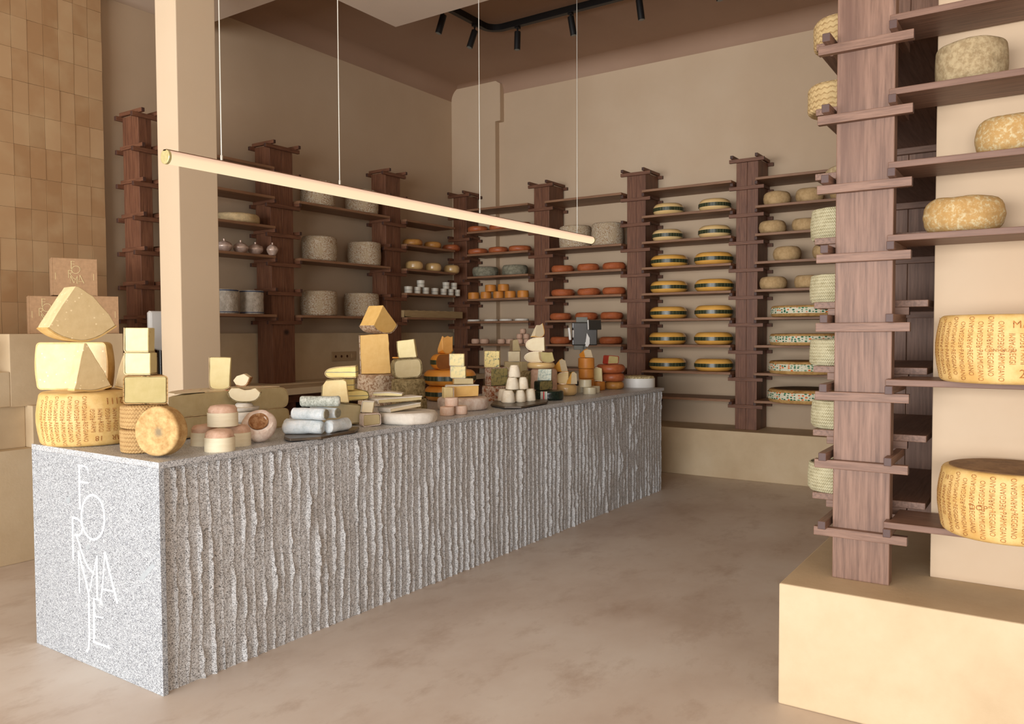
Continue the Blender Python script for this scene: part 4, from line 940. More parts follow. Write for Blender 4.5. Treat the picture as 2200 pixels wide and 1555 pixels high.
# --- C: two big half wheels
Cb = onz(490, 934, CZ)+Vector((0, .02, 0))
dC = -ROT0                                    # cut faces look straight at the aisle
o = prism('half_cheese', 'lower of two large straight-cut half wheels behind the boxed cheeses', 'cheese', Cb, [(366, 948), (615, 920), (620, 913), (620, 884), (614, 877), (389, 900), (366, 902)], .26, M['grey_paste'], M['cream_rind'], (0, 1, 2, 3, 4), absrot=0.0, z0=CZ+.005, t=.004, back=(.25, 1, 0, 0), amp=.002)
zc = CZ+.005+max(v.co.z for v in o.data.vertices)+.004
o = prism('half_cheese', 'upper large straight-cut half wheel with printed top', 'cheese', Cb, [(362, 902), (612, 877), (618, 868), (618, 845), (609, 833), (440, 844), (362, 853)], .25, M['grey_paste'], M['cream_rind'], (0, 1, 2, 3, 4), absrot=0.0, z0=zc+.005, t=.004, back=(.25, 1, 0, 0), amp=.002, seed=2)
z5 = zc+.005+max(v.co.z for v in o.data.vertices)+.004; hC = z5-zc-.005
vs = [v.co for v in o.data.vertices]; xa, xb = min(v.x for v in vs), max(v.x for v in vs)
mb = MB(); pts = []
for i in range(13):
    t_ = PI*i/12; pts.append(((xa+xb)/2-(xb-xa)*.44*math.cos(t_), .012+.225*math.sin(t_)))
n_ = len(pts); mb.add([(x, y, hC-.001) for x, y in pts]+[(x, y, hC+.0015) for x, y in pts], [tuple(range(n_)), tuple(range(2*n_-1, n_-1, -1))]+[(i, (i+1) % n_, n_+(i+1) % n_, n_+i) for i in range(n_)])
mb.build('printed_top', M['print_top'], o)
Cs = onp(474, 840, Cb+FWD*.02, ROT0)
prism('cheese_block', 'tall pale yellow block standing alone on the printed half wheel', 'cheese', Vector(Cb)+FWD*.06, [(450, 834), (458, 839), (475, 840), (490, 837), (493, 832), (496, 768), (450, 767)], .06, M['pale_paste'], M['cream_rind'], (0, 1, 2, 3, 6), d=-.12, z0=z5+.003, t=.003, back=(.75, 1, .01, 0))
# --- D: boxed soft cheeses, hollow pieces
def boxed(label, x0, x1, yb, ym, z=CZ, S=None):
    xm = (x0+x1)/2
    if S is None:
        Pf = onz(xm, yb, z); r = (x1-x0)*mpp(Pf)*.5*.93; c = Vector((Pf.x, Pf.y, z))+Vector((Pf.x, Pf.y, 0)).normalized()*r
    else: c = onp(xm, yb, S, ROT0); r = (x1-x0)*mpp(c)*.5*.93; c.z = z
    o = empty('boxed_cheese', label, 'cheese', c, xm, 'soft cheeses in bentwood boxes')
    MB().lathe([(0, 0), (r, 0), (r, .058), (r-.003, .058), (r-.003, .052), (0, .052)], 40).build('bentwood_box', M['bentwood'], o, True)
    MB().lathe([(0, .052), (r-.004, .052), (r-.003, .072), (r-.012, .084), (r*.5, .090), (0, .089)], 40).build('wrapped_cheese', M['pink_rind'], o, True, 0, .004, 30, xm)
    return o, c, r
dA = boxed('soft cheese in a bentwood box, half hidden behind the front one at left', 409, 470, 959, 0)
dB = boxed('soft cheese in a bentwood box, front one of the group of four', 438, 507, 972, 0)
dC_ = boxed('soft cheese in a bentwood box, behind the front one at right', 480, 541, 960, 0)
boxed('soft cheese in a bentwood box, on top of the other three', 445, 513, 925, 0, CZ+.0915, (Vector(dA[1])+Vector(dC_[1])+Vector(dB[1]))/3)
o, cD, rD, _, zD = wheel_at('round_cheese', 'whitish round cheese at the bottom of the hollowed stack', 'cheese', 488, 561, 938, 900, M['white_rind'], e=.014, amp=.004, h=.062)
o, *_, zD2 = wheel_at('round_cheese', 'whitish round cheese second in the hollowed stack', 'cheese', 489, 560, 0, 883, M['white_rind'], zD+.001, cD, e=.016, amp=.004, seed=3, h=.052)
o, *_, zD3 = wheel_at('round_cheese', 'domed white cheese under the hollow cut cheese', 'cheese', 490, 558, 0, 869, M['white_rind'], zD2+.001, cD, e=.02, amp=.004, seed=4, tr=.6, h=.04)
prism('half_cheese', 'pale hollow-sided cut cheese balanced on the white stack', 'cheese', cD-FWD*.035, [(506, 867), (518, 869), (545, 868), (557, 857), (560, 845), (549, 834), (538, 838), (525, 839), (512, 834), (497, 834), (490, 845), (493, 857)], .065, M['cream_paste'], M['stone_rind'], (0, 1, 2, 3, 10, 11), d=-.05, z0=zD3+.006, t=.004, amp=.002)
prism('cheese_wedge', 'small pale wedge on top of the hollow-sided cheese', 'cheese', cD-FWD*.02, [(507, 832), (520, 836), (530, 832), (536, 812), (524, 802), (508, 809), (501, 820)], .05, M['cream_paste'], M['crater'], (0, 1, 2), d=-.25, z0=onp(520, 838, cD-FWD*.02, ROT0).z+.02, t=.004, amp=.002)
Pc = onz(553, 949, CZ); rc = 37*mpp(Pc)
o = MB().lathe([(0, .004), (rc*.6, 0), (rc*.9, .010), (rc, .032), (rc*.97, .050), (rc*.80, .066), (rc*.58, .070), (rc*.46, .060), (rc*.38, .046), (rc*.2, .038), (0, .036)], 44).build('crater_cheese', [M['pink_white']], None, True, 0, .006, 22, 6)
MB().lathe([(0, .040), (rc*.2, .042), (rc*.37, .050), (rc*.46, .064), (rc*.56, .0722)], 30).build('crater', M['crater'], o, True, 0, .002, 40, 2)
o.location = Pc+FWD*(rc*.42)+Vector((0, 0, rc*.66)); o.rotation_euler = (math.radians(52), 0, RL(550)+math.radians(-4)); tag(o, 'rosy white cheese with a crusted crater, propped on edge beside the boxes', 'cheese')
# --- E: logs on a slate board
def slate(label, pts, z=CZ, th=.012, lift=.006):
    P = [onz(x, y, z+lift+th) for x, y in pts]; c = sum(P, Vector())/len(P); n = len(P); mb = MB()
    mb.add([(p.x-c.x, p.y-c.y, lift) for p in P]+[(p.x-c.x, p.y-c.y, lift+th) for p in P], [tuple(range(n)), tuple(range(2*n-1, n-1, -1))]+[(i, (i+1) % n, n+(i+1) % n, n+i) for i in range(n)])
    o = mb.build('slate_board', M['slate'], None, bevel=.002); o.location = (c.x, c.y, z); tag(o, label, 'serving board', 'slate serving boards')
    for i in range(3):
        q = P[(i*n)//3]-c; MB().lathe([(0, 0), (.012, 0), (.012, lift), (0, lift)], 12).build('foot', M['dark_plastic'], o).data.transform(Matrix.Translation((q.x*.8, q.y*.8, 0)))
    return z+lift+th
zE = slate('faceted slate board under the white cheese logs', [(610, 938), (623, 942), (690, 938), (762, 924), (772, 917), (690, 914), (612, 930)])
def log(label, xa, ya, xb, yb, rpx, zc, S, mat, endm=None, seed=1, push=0, dz=0, db=0):
    B = Vector(S)+FWD*push; a = onp(xa, ya, B, ROT0); b = onp(xb, yb, B, ROT0)+FWD*db; r = rpx*mpp(a)
    c = (a+b)/2; c.z = zc+r; d = (b-a); d.z = 0; L = d.length; ang = math.atan2(d.y, d.x)
    e = r*.25; mb = MB().lathe([(0, -L/2), (r*.6, -L/2), (r-e, -L/2), (r, -L/2+e)]+[(r, -L/2+L*i/8) for i in range(1, 8)]+[(r, L/2-e), (r-e, L/2), (r*.6, L/2), (0, L/2)], 26)
    mb.v = [(z, y, -x) for x, y, z in mb.v]
    o = mb.build('cheese_log', mat, None, True, 0, .004, 24, seed); o.location = c; o.rotation_euler = (0, -math.atan2(dz, L), ang); tag(o, label, 'cheese', 'goat cheese logs')
    if endm:
        mb = MB().tube((L/2+.0005, 0, 0), (L/2+.004, 0, 0), r*.86, r*.8, 20); mb.build('cut_end', endm, o)
    return o, zc+2*r
Eb = onz(655, 932, zE)
_, zl = log('white mould log lying in front on the slate board', 610, 915, 695, 917, 15, zE, Eb, M['log_white'])
log('white mould log lying obliquely at the back left of the board', 612, 908, 690, 900, 14, zE, Eb+FWD*.10, M['log_white'], seed=2)
log('white mould log pointing away at the right of the board', 703, 914, 735, 908, 14, zE, Eb+FWD*.02, M['log_white'], seed=3, db=.13)
_, zl2 = log('white mould log with grey end, crosswise in the middle layer', 630, 894, 707, 898, 12.5, zl+.001, Eb+FWD*.035, M['log_white'], M['grey_mould'], seed=4, db=-.06)
log('white mould log with dark cut end, behind in the middle layer', 668, 892, 732, 894, 12, zl+.001, Eb+FWD*.115, M['log_white'], M['grey_mould'], seed=5, db=-.07)
log('grey ash-dusted log on top of the log pile', 646, 878, 731, 874, 11.5, zl2+.001, Eb+FWD*.06, M['log_grey'], seed=6)
# --- F: pieces with an ash line
Fb = onz(744, 920, CZ)+FWD*.13
o = prism('half_cheese', 'grey-crusted half wheel low behind the goat logs', 'cheese', Fb, [(686, 921), (775, 914), (776, 872), (730, 866), (686, 872)], .18, M['grey_paste'], M['stone_rind'], (0, 1, 2, 3, 4), d=.08, z0=CZ+.005, t=.005, back=(.7, 1, 0, 0), amp=.003); zf = CZ+.005+max(v.co.z for v in o.data.vertices)+.005
o2 = prism('half_cheese', 'slab with a thin dark line, lying on the grey-crusted half wheel', 'cheese', Fb+FWD*.045, [(726, 873), (790, 868), (793, 858), (790, 843), (780, 839), (726, 844)], .16, M['ash_line'], M['stone_rind'], (0, 1, 2, 3), d=.25, z0=zf+.005, t=.004, back=(.8, 1, 0, 0))
zf2 = zf+.005+max(v.co.z for v in o2.data.vertices)+.004
prism('cheese_block', 'large creamy cut block with dark crust at its head', 'cheese', Fb+FWD*-.10, [(691, 863), (750, 866), (744, 820), (737, 815), (700, 818), (693, 828)], .09, M['butter_paste'], M['stone_rind'], (0, 3, 5), d=-.10, z0=zf+.006, t=.004, back=(.9, 1, 0, 0))
prism('cheese_block', 'piece with a dark line, between the creamy block and the rounded top piece', 'cheese', Fb+FWD*.04, rect(722, 815, 760, 842), .08, M['ash_line'], M['cream_rind'], (2,), d=-.08, z0=zf2+.001, t=.003); 
prism('cheese_wedge', 'rounded piece with a thin dark line on top of its pile', 'cheese', Fb+FWD*.02, [(706, 814), (765, 813), (764, 787), (714, 791), (701, 797), (698, 806)], .10, M['ash_line'], M['cream_rind'], (0, 2, 3, 4, 5), d=-.15, z0=onp(740, 815, Fb+FWD*.04, ROT0).z+.012, t=.004, seed=6)
# --- G: tall yellow block and prism on a mottled drum
o, cG, rG, hG, zG = wheel_at('cheese_drum', 'pinkish mottled drum carrying the tall yellow block', 'cheese wheel', 769, 862, 874, 801, M['clothbound_pink'], e=.012, bulge=.003, amp=.004, seed=3)
o = prism('cheese_block', 'tall deep-yellow block standing on the mottled drum', 'cheese', cG-FWD*.05, [(776, 799), (840, 798), (834, 717), (773, 720)], .13, M['yellow_paste'], M['clothbound_pink'], (3,), d=-.06, z0=zG+.002, t=.006, back=(.8, 1, 0, 0), amp=.003); zG2 = zG+.002+max(v.co.z for v in o.data.vertices)
prism('cheese_wedge', 'yellow prism-shaped wedge crowning the tallest stack', 'cheese', cG-FWD*.03, [(803, 699), (810, 709), (826, 716), (842, 715), (853, 700), (852, 696), (823, 655)], .15, M['yellow_paste'], M['clothbound_pink'], (0, 1, 2, 3, 4), d=.70, z0=zG2+.006, t=.006, amp=.002)
# --- H: stone-rinded wheel with cut half and wedge
wheel_at('round_cheese', 'low brown wheel at the bottom behind the white wheel and brie', 'cheese wheel', 842, 918, 884, 851, M['stone_rind'], e=.014, amp=.003, seed=9, h=.075)
Hs = onz(876, 884, CZ); zH0 = CZ+.076
o, cH, rH, hH, zH = wheel_at('round_cheese', 'grey-brown rough-rinded wheel under a cut half wheel', 'cheese wheel', 841, 913, 0, 811, M['stone_rind'], zH0, Hs+FWD*.10, e=.014, amp=.004, seed=4)
o = prism('half_cheese', 'olive half wheel with grey rind on the rough-rinded wheel', 'cheese', cH-FWD*.05, [(852, 813), (903, 809), (906, 790), (902, 770), (848, 774), (846, 793)], .12, M['grey_paste'], M['stone_rind'], (0, 1, 2, 3, 4, 5), d=.12, z0=zH+.006, t=.006, back=(.8, 1, -.02, 0), amp=.002); zH2 = zH+.006+max(v.co.z for v in o.data.vertices)+.006
prism('cheese_wedge', 'pale wedge on top of the olive half wheel', 'cheese', cH-FWD*.04, [(857, 770), (895, 768), (889, 728), (853, 733), (854, 752)], .09, M['pale_paste'], M['stone_rind'], (0, 3, 4), d=-.10, z0=zH2+.002, t=.004)
prism('cheese_wedge', 'small orange-rinded piece peeping out behind the olive half wheel', 'cheese', cH+FWD*.05, rect(843, 767, 860, 775), .06, M['orange_rind'], None, (), d=0, z0=zH2-.004)
# --- I: white-rinded slices and wedges
Ib = onz(800, 916, CZ)
o = prism('cheese_block', 'small washed-rind square cut block at the counter edge', 'cheese', Ib, [(781, 919), (817, 914), (816, 889), (781, 891)], .06, M['grey_paste'], M['pink_white'], (0, 1, 2, 3), d=.30, z0=CZ+.005, t=.005, back=(1, 1, 0, 0), amp=.002, backrind=True); zi = CZ+.005+max(v.co.z for v in o.data.vertices)+.005
prism('cheese_block', 'creamy cube with wrinkled white skin on the small washed-rind block', 'cheese', Ib+FWD*.012, [(776, 889), (800, 891), (804, 864), (779, 862)], .055, M['cream_paste'], M['white_rind'], (2, 3), d=-.12, z0=zi+.002, t=.003)
o, cI, rI, hI, zI = wheel_at('round_cheese', 'white bloomy wheel in crumpled skin lying flat at the counter edge', 'cheese wheel', 812, 940, 914, 882, M['white_rind'], e=.02, amp=.006, seed=6, h=.062, fr=16)
o = prism('cheese_wedge', 'long white-rinded slice, lower of two on the bloomy wheel', 'cheese', cI-FWD*.04, [(840, 897), (905, 878), (904, 866), (838, 884)], .10, M['beige_paste'], M['white_rind'], (2, 3), d=.50, z0=zI+.002, t=.004, back=(1, 1, -.02, 0), amp=.0015); zi2 = zI+.002+.048
o = prism('cheese_wedge', 'long white-rinded slice, upper of two on the bloomy wheel', 'cheese', cI-FWD*.03, [(814, 880), (906, 868), (907, 852), (812, 862)], .12, M['grey_paste'], M['white_rind'], (2, 3), d=.35, z0=zi2, t=.004, back=(1, 1, -.02, 0), amp=.0015, seed=3)
zi3 = zi2+max(v.co.z for v in o.data.vertices)+.005
prism('cheese_wedge', 'thin pale wedge with white top skin on the long slices', 'cheese', cI+FWD*.0, [(801, 858), (864, 862), (864, 852), (838, 844), (802, 846)], .10, M['pale_paste'], M['white_rind'], (2, 3), d=-.10, z0=zi3, t=.004)
# --- J: green-banded wheels with pieces
gj = [(913, 1012, 858, 825), (910, 1022, 0, 788)]
o, cJ, rJ, hJ, zJ = wheel_at('round_cheese', 'bottom green-banded wheel of the counter stack', 'cheese wheel', 912, 1019, 864, 828, M['orange_rind'], e=.052, amp=.001, h=.108)
ring('label_band', M['green_band'], o, rJ+.001, hJ*.34, hJ*.62)
o, *_, zJ2 = wheel_at('round_cheese', 'middle green-banded wheel of the counter stack', 'cheese wheel', 910, 1023, 0, 790, M['orange_rind'], zJ+.001, cJ, e=.052, amp=.001, h=.113)
ring('label_band', M['green_band'], o, o.dimensions.x/2+.0005, .038, .070)
nJ = RL(960)-PI/2+math.radians(46); rr = .145
o = sector('half_cheese', 'half green-banded wheel with brown cut face on the counter stack', 'cheese', onp(968, 800, cJ, ROT0)*1.0, rr, .112, nJ+PI/2, nJ+1.5*PI, M['tan_paste'], M['orange_rind'], e=.05, t=.004); o.location.z = zJ2+.001
MB().lathe([(rr-.001, .038), (rr+.0015, .038), (rr+.0015, .070), (rr-.001, .070), (rr-.001, .038)], 56, nJ+PI/2, nJ+1.5*PI).build('label_band', M['green_band'], o, True)
zJ3 = zJ2+.113
prism('cheese_wedge', 'amber upright wedge with broken top on the brown half wheel', 'cheese', cJ-FWD*.03, [(951, 748), (956, 755), (968, 755), (973, 748), (973, 721), (968, 723), (962, 721), (955, 724), (950, 720)], .06, M['amber_paste'], M['orange_rind'], (0, 1, 2), d=.50, z0=zJ3+.003, t=.003, back=(.9, .25, -.012, 0))
o, cK, rK, hK, zK = wheel_at('half_cheese', 'pale pink flat wheel carrying the long amber slab', 'cheese wheel', 940, 1049, 884, 848, M['pink_white'], e=.02, amp=.002, h=.078)
o = prism('cheese_wedge', 'long amber slab with white top skin on the pale pink wheel', 'cheese', cK-FWD*.05, [(962, 851), (1028, 848), (1029, 828), (958, 830)], .11, M['yellow_paste'], M['white_rind'], (2, 3), d=.15, z0=zK+.002, t=.005, back=(.8, 1, -.01, 0))
zs_ = zK+.002+max(v.co.z for v in o.data.vertices)+.006; Jf = cK+FWD*.0
o = prism('cheese_block', 'low grey-topped block under two blue-hearted blocks', 'cheese', Jf, rect(975, 813, 1017, 828), .06, M['grey_paste'], M['comte_rind'], (3,), d=.1, z0=zs_+.001, t=.004); zj = zs_+.001+max(v.co.z for v in o.data.vertices)
o = prism('cheese_block', 'block with blue heart, lower of two', 'cheese', Jf, rect(968, 787, 1000, 812), .055, M['blue_heart'], M['white_rind'], (0, 3), d=-.1, z0=zj+.003, t=.002); zj = zj+.003+max(v.co.z for v in o.data.vertices)
prism('cheese_block', 'block with blue heart, upper of two', 'cheese', Jf, rect(966, 760, 997, 785.5), .055, M['blue_heart'], M['white_rind'], (0, 3), d=-.1, z0=zj+.003, t=.002, seed=5)
prism('cheese_block', 'small cream and grey cube above three rosy rolls', 'cheese', cK-FWD*.115, rect(955, 832, 974, 851), .05, M['butter_paste'], M['pink_white'], (1,), d=.35, z0=CZ+.082, t=.004)
w1, c1, r1, h_, z_ = wheel_at('small_cheese', 'small rosy roll, left of the two below', 'cheese', 945, 976, 894, 868, M['pink_small'], e=.006, amp=.0015, group='three small rosy rolls', h=.052)
w2, c2, *_ = wheel_at('small_cheese', 'small rosy roll, right of the two below', 'cheese', 976, 1004, 891, 868, M['pink_small'], e=.006, amp=.0015, group='three small rosy rolls', h=.052, seed=2)
wheel_at('small_cheese', 'small rosy roll on top of two others', 'cheese', 955, 985, 0, 850, M['pink_small'], CZ+.053, (c1+c2)/2, e=.006, amp=.0015, group='three small rosy rolls', h=.05, seed=3)
# --- K: blue-veined pieces and neighbours
o, cB2, rB2, hB2, zB2 = wheel_at('cheese_drum', 'orange and white crusted drum under the blue-veined pieces', 'cheese wheel', 1036, 1092, 862, 826, M['blue_rind'], e=.008, bulge=.002, amp=.004, h=.105)
o = prism('half_cheese', 'grey-green veined half drum with orange crust', 'cheese', cB2-FWD*.03, [(1055, 828), (1091, 826), (1091, 790), (1055, 792)], .10, M['green_grey_paste'], M['blue_rind'], (1, 2, 3), d=.42, z0=zB2+.002, t=.005, amp=.002); zb2 = zB2+.002+max(v.co.z for v in o.data.vertices)+.005
prism('cheese_block', 'yellow blue-veined block on the grey-green half drum', 'cheese', cB2-FWD*.02, rect(1041, 754, 1073, 790), .08, M['blue_veined'], M['cream_rind'], (3, 0), d=-.08, z0=zb2+.002, t=.003)
Kc = onz(1120, 852, CZ)+FWD*.10
prism('half_cheese', 'grey rough half drum with rounded back behind the white cones', 'cheese', Kc, [(1136, 842), (1154, 840), (1155, 812), (1150, 800), (1142, 797), (1135, 806)], .10, M['green_grey_paste'], M['stone_rind'], (1, 2, 3, 4, 5), d=.75, z0=CZ+.004, t=.006)
o, cP, rP, hP, zP = wheel_at('round_cheese', 'brown wheel hidden behind the white cones', 'cheese wheel', 1078, 1140, 838, 790, M['stone_rind'], e=.012, amp=.003, S=Kc+FWD*.36, h=.115)
o = prism('cheese_block', 'low grey slab under the white and speckled pieces', 'cheese', Vector(cP), rect(1085, 777, 1119, 789), .10, M['grey_paste'], None, (), d=.1, z0=zP+.001); zp2 = zP+.001+max(v.co.z for v in o.data.vertices)
o = prism('cheese_block', 'pale cream block below the grey pointed wedge', 'cheese', Vector(cP), rect(1092, 755, 1117, 777), .07, M['cream_paste'], M['white_rind'], (0, 3), d=-.08, z0=zp2+.002, t=.002); zp3 = zp2+.002+max(v.co.z for v in o.data.vertices)
prism('cheese_wedge', 'grey pointed wedge topping the stack behind the white cones', 'cheese', Vector(cP), [(1101, 753), (1119, 752), (1113, 729), (1102, 731)], .07, M['grey_paste'], M['grey_rind'], (3,), d=.3, z0=zp3+.002, t=.004)
prism('cheese_wedge', 'small beige upright slice beside the grey slab', 'cheese', Vector(cP)-FWD*.06, rect(1119, 777, 1133, 800), .05, M['grey_paste'], None, (), d=.3)
# --- M: white cones on a slate board
zM = slate('faceted slate board under the six white goat cheese cones', [(1054, 868), (1084, 873), (1120, 873), (1174, 863), (1178, 858), (1130, 856), (1062, 860)])
def cone(label, x0, x1, yb, yt, z, S=None, push=0, seed=0):
    xm = (x0+x1)/2; P = onz(xm, yb, z) if S is None else onp(xm, yb, S, ROT0); r = (x1-x0)*mpp(P)/2*.97; h = (yb-yt)*mpp(P)*1.0
    c = Vector((P.x, P.y, z))+(FWD*r if S is None else Vector()); 
    o = MB().lathe([(0, 0), (r*.9, 0), (r, .006), (r*.93, h*.35), (r*.80, h*.75), (r*.72, h-.012), (r*.62, h-.002), (r*.3, h), (0, h-.001)], 30).build('goat_cheese_cone', M['goat'], None, True, 0, .003, 40, seed)
    o.location = c; o.rotation_euler = (0, 0, seed*1.9); return tag(o, label, 'cheese', 'white goat cheese cones'), c, h
hM = 27*mpp(onz(1100, 865, zM)); L1 = [cone('white goat cheese cone, leftmost at the bottom', 1068, 1092, 862, 836, zM, seed=1), cone('white goat cheese cone, front one at the bottom', 1076, 1108, 866, 839, zM, seed=2), cone('white goat cheese cone, second from right at the bottom', 1105, 1131, 864, 838, zM, seed=3), cone('white goat cheese cone, rightmost at the bottom', 1127, 1152, 862, 835, zM, seed=4)]
z2m = zM+hM+.002; Sm = (L1[1][1]+L1[2][1])/2+FWD*.01
c5 = cone('white goat cheese cone, left of the middle layer', 1086, 1116, 838, 812, z2m, Sm, seed=5); c6 = cone('white goat cheese cone, right of the middle layer', 1112, 1136, 838, 812, z2m, Sm+FWD*.03, seed=6)
cone('white goat cheese cone at the very top', 1092, 1119, 814, 788, z2m+c5[2]+.001, Sm+FWD*.005, seed=7)
# --- L: rounded pieces stacked high
Lb = onz(1165, 858, CZ)+FWD*.28
o, cL, rL_, hL, zL_ = wheel_at('round_cheese', 'large rosy wheel low behind the green-wrapped cheese', 'cheese wheel', 1140, 1197, 0, 790, M['pink_rind'], CZ, Lb, e=.03, amp=.003)
o, *_, zL2 = wheel_at('round_cheese', 'honey-waxed wheel under the rounded cream halves', 'cheese wheel', 1132, 1192, 0, 781, M['gold_pale_rind'], zL_+.001, Lb, e=.02, amp=.001, h=.045)
Dsh = lambda x0, y0, x1, y1: [(x0+(x1-x0)*.35, y1), (x1+1, y1-1), (x1, y0), (x0+(x1-x0)*.45, y0+1), (x0+(x1-x0)*.14, y0+(y1-y0)*.22), (x0, y0+(y1-y0)*.52), (x0+(x1-x0)*.1, y0+(y1-y0)*.82)]
o = prism('half_cheese', 'rounded cream half with flat right side, lower of two', 'cheese', cL-FWD*.03, Dsh(1126, 755, 1165, 782), .12, M['cream_paste'], M['gold_pale_rind'], (0, 2, 3, 4, 5, 6), d=-.08, z0=zL2+.004, t=.003); zl3 = zL2+.004+max(v.co.z for v in o.data.vertices)+.003
o = prism('half_cheese', 'rounded cream half with flat right side, upper of two', 'cheese', cL-FWD*.03, Dsh(1129, 725, 1169, 753), .12, M['cream_paste'], M['gold_pale_rind'], (0, 2, 3, 4, 5, 6), d=-.08, z0=zl3+.004, t=.003, seed=3); zl4 = zl3+.004+max(v.co.z for v in o.data.vertices)+.003
prism('cheese_wedge', 'small grey-faced wedge with orange side on top of the rounded halves', 'cheese', cL-FWD*.03, [(1149, 721), (1156, 724), (1166, 723), (1170, 714), (1165, 694), (1160, 698), (1152, 698)], .05, M['beige_paste'], M['gold_rind'], (0, 1, 2, 3), d=.55, z0=zl4+.003, t=.003, back=(.9, .3, -.01, 0))
prism('cheese_wedge', 'olive wedge with curved rind foot right of the rounded halves', 'cheese', cL-FWD*.09, [(1164, 782), (1172, 787), (1184, 787), (1191, 780), (1187, 757), (1180, 758), (1162, 756)], .06, M['olive_paste'], M['cream_rind'], (0, 1, 2, 6), d=.25, z0=zL2+.003, t=.003)
# --- N: dark green wrapped pieces
rN = .105; cN = onz(1181, 861, CZ)+FWD*rN; aN = math.atan2(-cN.y, -cN.x)
o = MB().lathe(prof(rN, .068, .014), 48).build('ribboned_cheese', M['dark_wax'], None, True, 0, .003, 30, 1); place(o, cN, (0, 0, aN+PI/2-.36)); tag(o, 'dark green wrapped wheel with red, white and green ribbon', 'cheese wheel')
MB().lathe([(rN+.0008, .002), (rN+.0035, .006), (rN+.0035, .062), (rN+.0008, .066)], 60, -PI/2-.23, -PI/2+.23).build('striped_ribbon', M['stripe'], o, True)
nN = RL(1172)-PI/2+math.radians(58)
o = sector('half_cheese', 'dark green wrapped half wheel with grey cut face', 'cheese', cN+FWD*.0-RGT*.02, .088, .068, nN+PI/2, nN+1.5*PI, M['green_grey_paste'], M['dark_wax'], e=.014, t=.003); o.location.z = CZ+.070
prism('cheese_block', 'pale blue-veined block on the dark green half wheel', 'cheese', cN-FWD*.02, [(1155, 814), (1184, 814), (1185, 793), (1157, 793)], .07, M['blue_pale'], M['white_rind'], (3,), d=-.08, z0=CZ+.140, t=.002)
# --- O: waxed half wheels
o, cO, rO, hO, zO = wheel_at('round_cheese', 'glossy honey-coloured wheel right of the green-wrapped cheese', 'cheese wheel', 1193, 1240, 851, 825, M['waxed_cream'], e=.03, amp=.001, h=.088)
o = prism('half_cheese', 'cream half wheel with flat right side on the honey wheel', 'cheese', cO-FWD*.015, Dsh(1193, 799, 1221, 825), .09, M['butter_paste'], M['gold_rind'], (0, 2, 3, 4, 5, 6), d=-.08, z0=zO+.003, t=.003); zo2 = zO+.003+max(v.co.z for v in o.data.vertices)+.003
prism('cheese_wedge', 'grey-faced wedge with orange rind beside the cream half wheel', 'cheese', cO-FWD*.095, [(1226, 824), (1240, 824), (1239, 803), (1234, 799), (1228, 800)], .045, M['beige_paste'], M['gold_rind'], (3, 4), d=.55, z0=zO+.003, t=.003, back=(.9, .3, -.01, 0))
prism('cheese_wedge', 'orange wedge with grey cut face leaning on the cream half wheel', 'cheese', cO-FWD*.02, [(1206, 796), (1220, 795), (1215, 774), (1208, 771), (1201, 774)], .07, M['beige_paste'], M['gold_rind'], (0, 3, 4), d=.6, z0=zo2+.003, t=.004, back=(.9, .3, -.012, 0))
# --- Q: orange drums and pale tins
Qb = onz(1262, 846, CZ)
t1, q1, rt, ht, _ = wheel_at('cheese_tin', 'pale round tin in front of the orange drums', 'tin', 1253, 1281, 847, 829, M['tin'], e=.002, amp=0, h=.052, group='pale round tins')
wheel_at('cheese_tin', 'pale round tin half hidden at the left behind the front tin', 'tin', 1238, 1262, 844, 826, M['tin'], e=.002, amp=0, h=.052, group='pale round tins')
wheel_at('cheese_tin', 'pale round tin half hidden at the right behind the front tin', 'tin', 1266, 1289, 844, 826, M['tin'], e=.002, amp=0, h=.052, group='pale round tins')
wheel_at('cheese_tin', 'pale round tin set on the three others', 'tin', 1243, 1271, 0, 809, M['tin'], CZ+.0535, q1+FWD*.03, e=.002, amp=0, h=.058, group='pale round tins')
o, q2, *_ , zq = wheel_at('small_cheese', 'lowest orange drum, half behind the tins', 'cheese', 1243, 1277, 0, 812, M['caramel'], CZ, Qb+FWD*.25, e=.008, amp=.001, group='stacked orange drums')
o, *_, zq2 = wheel_at('small_cheese', 'middle orange drum of the stack', 'cheese', 1243, 1276, 0, 791, M['caramel'], zq+.001, q2, e=.008, amp=.001, group='stacked orange drums')
o, *_, zq3 = wheel_at('small_cheese', 'top orange drum carrying the wedge', 'cheese', 1242, 1277, 0, 768, M['caramel'], zq2+.001, q2, e=.008, amp=.001, group='stacked orange drums')
prism('cheese_wedge', 'orange-sided wedge on top of the orange drums', 'cheese', q2-FWD*.03, [(1257, 763), (1274, 763), (1270, 751), (1262, 750), (1254, 752)], .06, M['beige_paste'], M['orange_rind'], (3, 4), d=.5, z0=zq3+.002, t=.005, back=(.9, .45, -.01, 0))
o, q4, *_, zq4 = wheel_at('small_cheese', 'orange drum under the pale wedge, right of the tins', 'cheese', 1272, 1300, 839, 814, M['caramel'], e=.01, amp=.001, h=.074)
prism('cheese_wedge', 'pale wedge on the orange drum right of the tins', 'cheese', q4-FWD*.02, [(1274, 812), (1294, 814), (1293, 791), (1284, 789), (1273, 792)], .06, M['pale_paste'], M['gold_rind'], (0, 3, 4), d=-.05, z0=zq4+.003, t=.003)
jp = onz(1231, 836, CZ)+FWD*.30; rj = .05
o = empty('herb_bowl', 'dark footed bowl of dry herbs behind the waxed wheels', 'bowl', (jp.x, jp.y, CZ))
MB().lathe([(0, 0), (.035, 0), (.012, .01), (.01, .07), (rj*.8, .082), (rj, .10), (rj*.92, .10), (0, .09)], 28).build('bowl', M['dark_plastic'], o, True)
